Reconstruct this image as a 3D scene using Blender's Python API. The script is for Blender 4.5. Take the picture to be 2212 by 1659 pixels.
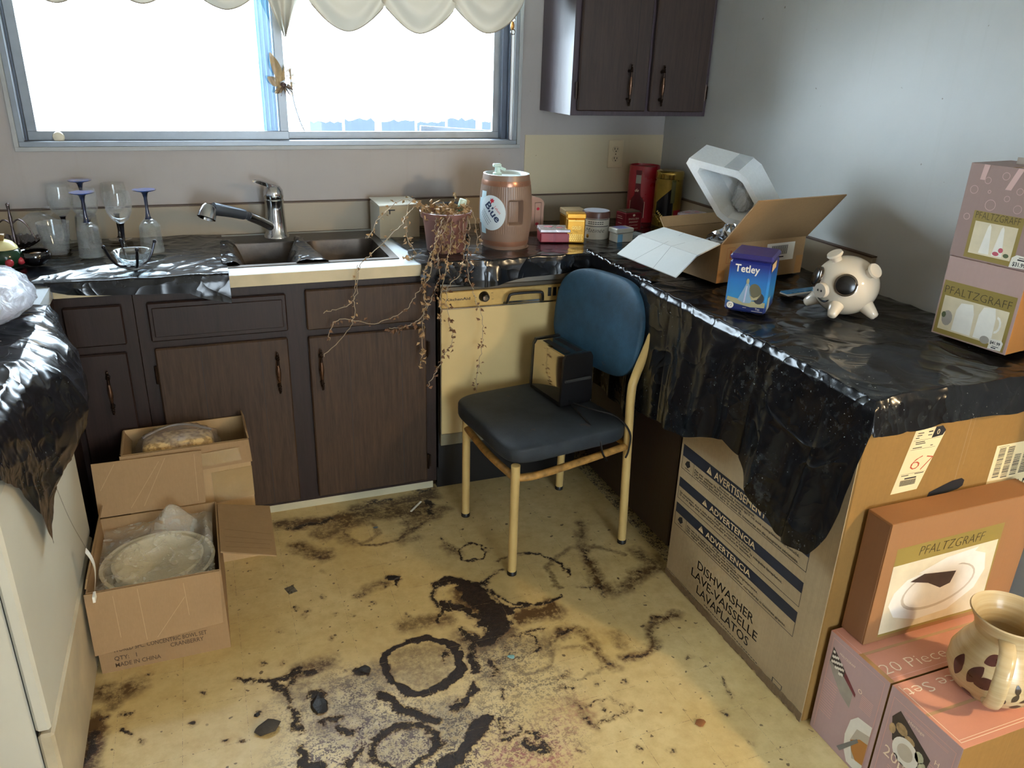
import bpy, bmesh, math, random
import numpy as np
from mathutils import Vector, Matrix

for o in list(bpy.data.objects):
    bpy.data.objects.remove(o)
scene = bpy.context.scene
COL = scene.collection
random.seed(7)
rng = np.random.default_rng(11)

# ------------------------------------------------------------------ camera
cam_d = bpy.data.cameras.new('camera')
cam_d.sensor_width = 36.0
cam_d.lens = 1698.69 / 2212 * 36.0
cam_d.clip_start = 0.02
cam = bpy.data.objects.new('camera', cam_d)
COL.objects.link(cam)
def cam_basis(pitch, yaw, roll):
    cy, sy = math.cos(yaw), math.sin(yaw)
    f0, r0, u0 = Vector((-sy, cy, 0)), Vector((cy, sy, 0)), Vector((0, 0, 1))
    f = f0*math.cos(pitch) - u0*math.sin(pitch)
    u = f0*math.sin(pitch) + u0*math.cos(pitch)
    r = r0*math.cos(roll) + u*math.sin(roll)
    u2 = u*math.cos(roll) - r0*math.sin(roll)
    return r, u2, f
r_, u_, f_ = cam_basis(0.39163, -0.37772, 0.03388)
cam.matrix_world = Matrix(((r_.x, u_.x, -f_.x, -1.9329), (r_.y, u_.y, -f_.y, -3.1569),
                           (r_.z, u_.z, -f_.z, 1.5603), (0, 0, 0, 1)))
scene.camera = cam

# ------------------------------------------------------------------ light
world = bpy.data.worlds.new('overcast_sky')
scene.world = world
world.use_nodes = True
bg = world.node_tree.nodes['Background']
bg.inputs['Color'].default_value = (0.74, 0.88, 1.0, 1)
bg.inputs['Strength'].default_value = 19.0

def area(name, loc, target, size, power, col, sy=None):
    d = bpy.data.lights.new(name, 'AREA')
    d.energy = power; d.color = col; d.shape = 'RECTANGLE'; d.size = size; d.size_y = sy or size
    o = bpy.data.objects.new(name, d); COL.objects.link(o)
    o.location = loc
    o.rotation_euler = (Vector(target) - Vector(loc)).to_track_quat('-Z', 'Y').to_euler()
    return o
LAMP_POWER = 105.0
LAMP_POS = (0.42, -3.75, 1.95)

vs = scene.view_settings
vs.view_transform = 'Standard'; vs.look = 'None'; vs.gamma = 1.0
vs.use_curve_mapping = False
vs.exposure = 0.48

# ------------------------------------------------------------------ materials
def lin(h):
    h = h.lstrip('#'); out = []
    for i in (0, 2, 4):
        c = int(h[i:i+2], 16)/255
        out.append(c/12.92 if c <= .04045 else ((c+.055)/1.055)**2.4)
    return tuple(out)
def col4(c):
    return tuple(lin(c) if isinstance(c, str) else c) + (1.0,)

class NT:
    def __init__(s, name):
        s.m = bpy.data.materials.new(name); s.m.use_nodes = True
        s.t = s.m.node_tree; s.n = s.t.nodes; s.l = s.t.links
        s.b = s.n['Principled BSDF']; s.out = s.n['Material Output']
    def new(s, kind, **k):
        n = s.n.new(kind)
        for a, v in k.items(): setattr(n, a, v)
        return n
    def link(s, a, b): s.l.new(a, b)
    def val(s, sock, v):
        if hasattr(v, 'is_linked') or isinstance(v, bpy.types.NodeSocket): s.link(v, sock)
        else: sock.default_value = v
    def coord(s, kind='Object', scale=(1, 1, 1), loc=(0, 0, 0)):
        if kind == 'World':
            g = s.new('ShaderNodeNewGeometry'); src = g.outputs['Position']
        else:
            src = s.new('ShaderNodeTexCoord').outputs[kind]
        m = s.new('ShaderNodeMapping'); m.inputs['Scale'].default_value = scale
        m.inputs['Location'].default_value = loc
        s.link(src, m.inputs['Vector']); return m.outputs['Vector']
    def noise(s, vec, scale, detail=4, rough=.55, out='Fac', dist=0):
        n = s.new('ShaderNodeTexNoise'); n.inputs['Scale'].default_value = scale
        n.inputs['Detail'].default_value = detail; n.inputs['Roughness'].default_value = rough
        n.inputs['Distortion'].default_value = dist
        s.link(vec, n.inputs['Vector']); return n.outputs[out]
    def math(s, op, a, b=None, c=None, clamp=False):
        n = s.new('ShaderNodeMath', operation=op, use_clamp=clamp)
        s.val(n.inputs[0], a)
        if b is not None: s.val(n.inputs[1], b)
        if c is not None: s.val(n.inputs[2], c)
        return n.outputs[0]
    def ramp(s, fac, stops):
        n = s.new('ShaderNodeValToRGB'); e = n.color_ramp.elements
        while len(e) < len(stops): e.new(0.5)
        for i, (p, c) in enumerate(stops):
            e[i].position = p; e[i].color = col4(c) if not isinstance(c, float) else (c, c, c, 1)
        s.link(fac, n.inputs['Fac']); return n.outputs['Color']
    def mix(s, fac, a, b, blend='MIX'):
        n = s.new('ShaderNodeMix', data_type='RGBA', blend_type=blend)
        s.val(n.inputs['Factor'], fac)
        for i, v in ((6, a), (7, b)):
            if isinstance(v, (str, tuple)): n.inputs[i].default_value = col4(v) if isinstance(v, str) or len(v) == 3 else v
            else: s.link(v, n.inputs[i])
        return n.outputs[2]
    def bump(s, h, strength=.3, dist=.01):
        n = s.new('ShaderNodeBump'); n.inputs['Strength'].default_value = strength
        n.inputs['Distance'].default_value = dist
        s.link(h, n.inputs['Height']); s.link(n.outputs['Normal'], s.b.inputs['Normal']); return n

MATS = {}
def M(name, c, rough=.5, metal=0, var=.12, scale=6, bump=0, bscale=60, spec=.5, coat=0, alpha=None, sss=0):
    if name in MATS: return MATS[name]
    t = NT(name); b = t.b
    v = t.coord()
    f = t.noise(v, scale, 5)
    base = col4(c)
    dark = tuple(x*(1-var) for x in base[:3]); lite = tuple(min(1, x*(1+var)) for x in base[:3])
    t.link(t.ramp(f, [(.3, dark), (.7, lite)]), b.inputs['Base Color'])
    t.link(t.math('MULTIPLY_ADD', f, .2, rough-.1, clamp=True), b.inputs['Roughness'])
    b.inputs['Metallic'].default_value = metal
    b.inputs['Specular IOR Level'].default_value = spec
    b.inputs['Coat Weight'].default_value = coat
    if bump:
        t.bump(t.noise(v, bscale, 4), bump, .004)
    MATS[name] = t.m
    return t.m

def wood(name, dark, lite, rough=.42, axis='z', spec=.4):
    t = NT(name)
    sc = {'z': (24, 24, 1.6), 'x': (1.6, 24, 24)}[axis]
    v = t.coord(scale=sc)
    f = t.noise(v, 3.2, 8, .62, dist=.6)
    fine = t.noise(t.coord(scale=tuple(4*k for k in sc)), 4, 3)
    g = t.math('MULTIPLY_ADD', fine, .35, t.math('MULTIPLY', f, .75), clamp=True)
    t.link(t.ramp(g, [(.3, dark), (.72, lite)]), t.b.inputs['Base Color'])
    t.link(t.math('MULTIPLY_ADD', g, .25, rough-.1), t.b.inputs['Roughness'])
    t.b.inputs['Specular IOR Level'].default_value = spec
    t.bump(g, .18, .002)
    return t.m

def cardboard(name, c, var=.13, lines='z', rough=.75):
    t = NT(name)
    v = t.coord()
    f = t.noise(v, 4, 5); g = t.noise(v, 90, 3)
    sc = {'z': (260, 260, 1.5), 'x': (1.5, 260, 260)}[lines]
    h = t.noise(t.coord(scale=sc), 1, 2)
    a = t.math('ADD', t.math('MULTIPLY', f, .6), t.math('ADD', t.math('MULTIPLY', g, .2), t.math('MULTIPLY', h, .2)))
    base = col4(c)
    t.link(t.ramp(a, [(.32, tuple(x*(1-var) for x in base[:3])), (.68, tuple(min(1, x*(1+var)) for x in base[:3]))]), t.b.inputs['Base Color'])
    t.b.inputs['Roughness'].default_value = rough
    t.b.inputs['Specular IOR Level'].default_value = .25
    t.bump(h, .12, .002)
    return t.m

def glassy(name, tint=(.96, .98, .98), edge=.35, rough=.03, base=.04, milky=0.0):
    """thin clear ware: transparent body, Fresnel gloss, faint milky film"""
    t = NT(name); t.n.remove(t.b)
    tr = t.new('ShaderNodeBsdfTransparent'); tr.inputs['Color'].default_value = tint + (1,)
    gl = t.new('ShaderNodeBsdfGlossy'); gl.inputs['Roughness'].default_value = rough
    gl.inputs['Color'].default_value = (1, 1, 1, 1)
    lw = t.new('ShaderNodeLayerWeight'); lw.inputs['Blend'].default_value = edge
    fac = t.math('ADD', t.math('MULTIPLY', t.math('POWER', lw.outputs['Facing'], 2.5), .6), base, clamp=True) if name != 'window_glass' else t.math('ADD', lw.outputs['Fresnel'], base, clamp=True)
    mx = t.new('ShaderNodeMixShader'); t.link(fac, mx.inputs[0]); t.link(tr.outputs[0], mx.inputs[1]); t.link(gl.outputs[0], mx.inputs[2])
    last = mx
    if milky:
        df = t.new('ShaderNodeBsdfDiffuse'); df.inputs['Color'].default_value = (.8, .82, .82, 1)
        nz = t.noise(t.coord(), 7, 3)
        m2 = t.new('ShaderNodeMixShader'); t.link(t.math('MULTIPLY', nz, milky, clamp=True), m2.inputs[0])
        t.link(mx.outputs[0], m2.inputs[1]); t.link(df.outputs[0], m2.inputs[2]); last = m2
    t.link(last.outputs[0], t.out.inputs['Surface'])
    return t.m

def film(name, colr, transp=.5, rough=.25, bumpscale=18, bumps=.5):
    """thin translucent plastic film"""
    t = NT(name); b = t.b
    b.inputs['Base Color'].default_value = col4(colr); b.inputs['Roughness'].default_value = rough
    h = t.noise(t.coord(), bumpscale, 5, .6, dist=.8)
    t.bump(h, bumps, .01)
    tr = t.new('ShaderNodeBsdfTransparent'); mx = t.new('ShaderNodeMixShader')
    t.val(mx.inputs[0], t.math('MULTIPLY_ADD', h, -.4, transp+.2, clamp=True))
    t.link(b.outputs[0], mx.inputs[1]); t.link(tr.outputs[0], mx.inputs[2])
    t.link(mx.outputs[0], t.out.inputs['Surface'])
    return t.m

# ------------------------------------------------------------------ geometry helpers
class MB:
    def __init__(s): s.v = []; s.f = []
    def add(s, vs, fs):
        o = len(s.v); s.v += [tuple(p) for p in vs]; s.f += [tuple(i+o for i in f) for f in fs]; return s
    def box(s, x0, x1, y0, y1, z0, z1, b=0.0):
        x0, x1 = min(x0, x1), max(x0, x1); y0, y1 = min(y0, y1), max(y0, y1); z0, z1 = min(z0, z1), max(z0, z1)
        if b <= 0:
            vs = [(x, y, z) for x in (x0, x1) for y in (y0, y1) for z in (z0, z1)]
            return s.add(vs, [(0, 1, 3, 2), (4, 6, 7, 5), (0, 4, 5, 1), (2, 3, 7, 6), (0, 2, 6, 4), (1, 5, 7, 3)])
        b = min(b, (x1-x0)*.49, (y1-y0)*.49, (z1-z0)*.49)
        pts = []
        for x, sx in ((x0, 1), (x1, -1)):
            for y, sy in ((y0, 1), (y1, -1)):
                for z, sz in ((z0, 1), (z1, -1)):
                    pts += [(x, y+sy*b, z+sz*b), (x+sx*b, y, z+sz*b), (x+sx*b, y+sy*b, z)]
        return s.hull(pts)
    def hull(s, pts):
        bm = bmesh.new()
        for p in pts: bm.verts.new(p)
        bmesh.ops.convex_hull(bm, input=bm.verts)
        bmesh.ops.dissolve_limit(bm, angle_limit=.01, verts=bm.verts, edges=bm.edges)
        bm.verts.index_update()
        s.add([v.co[:] for v in bm.verts], [[v.index for v in f.verts] for f in bm.faces])
        bm.free(); return s
    def lathe(s, prof, seg=32, c=(0, 0, 0), axis=None, cap=True):
        """prof: (r, z) list; axis: optional direction"""
        vs = []; fs = []; n = len(prof)
        if axis is None: R = Matrix.Identity(3)
        else: R = Vector(axis).to_track_quat('Z', 'Y').to_matrix()
        for r, z in prof:
            for k in range(seg):
                a = 2*math.pi*k/seg
                p = R @ Vector((r*math.cos(a), r*math.sin(a), z))
                vs.append((p.x+c[0], p.y+c[1], p.z+c[2]))
        for i in range(n-1):
            for k in range(seg):
                k2 = (k+1) % seg
                fs.append((i*seg+k, i*seg+k2, (i+1)*seg+k2, (i+1)*seg+k))
        if cap:
            if prof[0][0] > 1e-5: fs.append(tuple(range(seg))[::-1])
            if prof[-1][0] > 1e-5: fs.append(tuple((n-1)*seg+k for k in range(seg)))
        return s.add(vs, fs)
    def tube(s, pts, r, seg=10, cap=True):
        pts = [Vector(p) for p in pts]; n = len(pts)
        rs = r if isinstance(r, (list, tuple)) else [r]*n
        vs = []; fs = []; prev = None
        for i, p in enumerate(pts):
            d = (pts[min(i+1, n-1)] - pts[max(i-1, 0)]).normalized()
            if prev is None:
                a = Vector((0, 0, 1)) if abs(d.z) < .9 else Vector((1, 0, 0))
                nrm = d.cross(a).normalized()
            else:
                nrm = (prev - d*prev.dot(d)).normalized()
            prev = nrm; bn = d.cross(nrm)
            for k in range(seg):
                t = 2*math.pi*k/seg
                vs.append(p + (nrm*math.cos(t) + bn*math.sin(t))*rs[i])
        for i in range(n-1):
            for k in range(seg):
                k2 = (k+1) % seg
                fs.append((i*seg+k, i*seg+k2, (i+1)*seg+k2, (i+1)*seg+k))
        if cap: fs += [tuple(range(seg))[::-1], tuple((n-1)*seg+k for k in range(seg))]
        return s.add([v[:] for v in vs], fs)
    def prism(s, poly, fr, d0, d1):
        """poly of (u,v) in frame fr extruded from d0 to d1 along its normal"""
        n = len(poly)
        vs = [fr.p(u, v, d0) for u, v in poly] + [fr.p(u, v, d1) for u, v in poly]
        fs = [tuple(range(n))[::-1], tuple(range(n, 2*n))] + [(i, (i+1) % n, n+(i+1) % n, n+i) for i in range(n)]
        return s.add(vs, fs)
    def grid(s, fn, nu, nv):
        vs = [fn(i/nu, j/nv) for j in range(nv+1) for i in range(nu+1)]
        fs = [(j*(nu+1)+i, j*(nu+1)+i+1, (j+1)*(nu+1)+i+1, (j+1)*(nu+1)+i) for j in range(nv) for i in range(nu)]
        return s.add(vs, fs)
    def ellipsoid(s, c, r, seg=24, rings=14, rot=None):
        vs = []; fs = []
        R = rot or Matrix.Identity(3)
        for j in range(rings+1):
            th = math.pi*j/rings
            for k in range(seg):
                ph = 2*math.pi*k/seg
                p = R @ Vector((r[0]*math.sin(th)*math.cos(ph), r[1]*math.sin(th)*math.sin(ph), -r[2]*math.cos(th)))
                vs.append((p.x+c[0], p.y+c[1], p.z+c[2]))
        for j in range(rings):
            for k in range(seg):
                k2 = (k+1) % seg
                fs.append((j*seg+k, j*seg+k2, (j+1)*seg+k2, (j+1)*seg+k))
        return s.add(vs, fs)
    def build(s, name, mat, parent=None, smooth=None, loc=None, rotz=0, sharp=35):
        me = bpy.data.meshes.new(name)
        me.from_pydata(s.v, [], s.f); me.validate(verbose=False)
        bm = bmesh.new(); bm.from_mesh(me)
        bmesh.ops.remove_doubles(bm, verts=bm.verts, dist=1e-6)
        bmesh.ops.recalc_face_normals(bm, faces=bm.faces); bm.to_mesh(me); bm.free()
        if smooth is not False:
            me.polygons.foreach_set('use_smooth', [True]*len(me.polygons))
            me.set_sharp_from_angle(angle=math.radians(sharp))
        me.materials.append(mat)
        o = bpy.data.objects.new(name, me); COL.objects.link(o)
        if parent: o.parent = parent
        if loc: o.location = loc
        if rotz: o.rotation_euler[2] = rotz
        return o

class Fr:
    """a flat frame on a face: origin, right, up"""
    def __init__(s, o, r, u):
        s.o = Vector(o); s.r = Vector(r).normalized(); u = Vector(u); s.u = (u - s.r*u.dot(s.r)).normalized()
        s.n = s.r.cross(s.u)
    def p(s, u, v, d=0): return (s.o + s.r*u + s.u*v + s.n*d)[:]

def thing(name, label, cat, loc=(0, 0, 0), rotz=0, group=None):
    o = bpy.data.objects.new(name, None); COL.objects.link(o)
    o.empty_display_size = .05
    o.location = loc; o.rotation_euler = (0, 0, rotz)
    o['label'] = label; o['category'] = cat
    if group: o['group'] = group
    return o
def tag(o, label, cat, group=None, kind=None):
    o['label'] = label; o['category'] = cat
    if group: o['group'] = group
    if kind: o['kind'] = kind
    return o
def struct(o, label=None, cat=None):
    o['kind'] = 'structure'
    if label: o['label'] = label
    if cat: o['category'] = cat
    return o
def dup(root, loc, rotz=None, label=None, scale=None):
    r = root.copy(); COL.objects.link(r); r.location = loc
    if rotz is not None: r.rotation_euler = (root.rotation_euler[0], root.rotation_euler[1], rotz)
    if label: r['label'] = label
    if scale: r.scale = (scale,)*3 if not isinstance(scale, tuple) else scale
    for ch in list(root.children):
        c = ch.copy(); COL.objects.link(c); c.parent = r
        for g in ch.children:
            d = g.copy(); COL.objects.link(d); d.parent = c
    return r

def text(parent, s, fr, u, v, h, mat, w=None, name='lettering', bold=0.0, shear=0.0, align='L', lift=.0005, space=1.0):
    """lettering laid flat on frame fr; (u, v) is the left (or centre) of the base line, h the cap height"""
    c = bpy.data.curves.new(name, 'FONT'); c.body = s; c.size = 1.0; c.resolution_u = 2
    c.offset = bold; c.shear = shear; c.space_character = space
    o = bpy.data.objects.new(name, c)
    COL.objects.link(o)
    dg = bpy.context.evaluated_depsgraph_get()
    me = bpy.data.meshes.new_from_object(o.evaluated_get(dg), depsgraph=dg)
    bpy.data.objects.remove(o)
    n = len(me.vertices)
    co = np.empty(n*3, np.float32); me.vertices.foreach_get('co', co); co = co.reshape(-1, 3)
    if n == 0: return None
    x0, x1 = co[:, 0].min(), co[:, 0].max()
    k = h/0.73
    kx = k if w is None else w/max(1e-6, x1-x0)
    X = (co[:, 0]-x0)*kx; W = (x1-x0)*kx
    if align == 'C': X = X - W/2
    if align == 'R': X = X - W
    P = np.array([fr.p(u+a, v+b*k, lift) for a, b in zip(X, co[:, 1])], np.float32)
    me.vertices.foreach_set('co', P.ravel()); me.update()
    me.materials.clear(); me.materials.append(mat)
    o = bpy.data.objects.new(name, me); COL.objects.link(o); o.parent = parent
    return o
def patch(parent, name, fr, poly, mat, lift=.0003):
    """a flat printed or glued patch"""
    if len(poly) == 4 and not isinstance(poly[0], (tuple, list)):
        u0, u1, v0, v1 = poly; poly = [(u0, v0), (u1, v0), (u1, v1), (u0, v1)]
    m = MB().add([fr.p(u, v, lift) for u, v in poly], [tuple(range(len(poly)))])
    return m.build(name, mat, parent, smooth=False)
def patches(parent, name, fr, polys, mat, lift=.0004):
    m = MB()
    for poly in polys:
        if not isinstance(poly[0], (tuple, list)):
            u0, u1, v0, v1 = poly; poly = [(u0, v0), (u1, v0), (u1, v1), (u0, v1)]
        m.add([fr.p(u, v, lift) for u, v in poly], [tuple(range(len(poly)))])
    return m.build(name, mat, parent, smooth=False)
def ell(cu, cv, ru, rv, n=28, rot=0, a0=0, a1=2*math.pi):
    out = []
    for k in range(n):
        a = a0+(a1-a0)*k/(n if abs(a1-a0-2*math.pi) < 1e-6 else n-1)
        x, y = ru*math.cos(a), rv*math.sin(a)
        out.append((cu+x*math.cos(rot)-y*math.sin(rot), cv+x*math.sin(rot)+y*math.cos(rot)))
    return out

# value noise for shaping geometry
def _h(ix, iy, seed):
    n = (ix*374761393 + iy*668265263 + seed*974634777) & 0xffffffff
    n = ((n ^ (n >> 13))*1274126177) & 0xffffffff
    return ((n ^ (n >> 16)) & 0xffff)/65535.0
def vnoise(x, y, seed=0):
    x = np.asarray(x, float); y = np.asarray(y, float)
    ix = np.floor(x).astype(np.int64); iy = np.floor(y).astype(np.int64)
    fx = x-ix; fy = y-iy; fx = fx*fx*(3-2*fx); fy = fy*fy*(3-2*fy)
    a = _h(ix, iy, seed); b = _h(ix+1, iy, seed); c = _h(ix, iy+1, seed); d = _h(ix+1, iy+1, seed)
    return (a*(1-fx)+b*fx)*(1-fy)+(c*(1-fx)+d*fx)*fy
def fbm(x, y, seed=0, oct=4):
    t = 0; a = .5; s = 1
    for i in range(oct):
        t = t+a*vnoise(np.asarray(x)*s, np.asarray(y)*s, seed+i*17); a *= .5; s *= 2.03
    return t
def ridged(x, y, seed=0, oct=3):
    t = 0; a = .55; s = 1
    for i in range(oct):
        t = t+a*(1-np.abs(2*vnoise(np.asarray(x)*s, np.asarray(y)*s, seed+i*31)-1))**2; a *= .5; s *= 1.9
    return t
def smooth_path(pts, n=6):
    P = [Vector(p) for p in pts]; out = []
    for i in range(len(P)-1):
        p0, p1, p2, p3 = P[max(i-1, 0)], P[i], P[i+1], P[min(i+2, len(P)-1)]
        for k in range(n):
            t = k/n
            out.append(.5*((2*p1)+(p2-p0)*t+(2*p0-5*p1+4*p2-p3)*t*t+(3*p1-p0-3*p2+p3)*t**3))
    out.append(P[-1]); return [tuple(p) for p in out]
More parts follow.
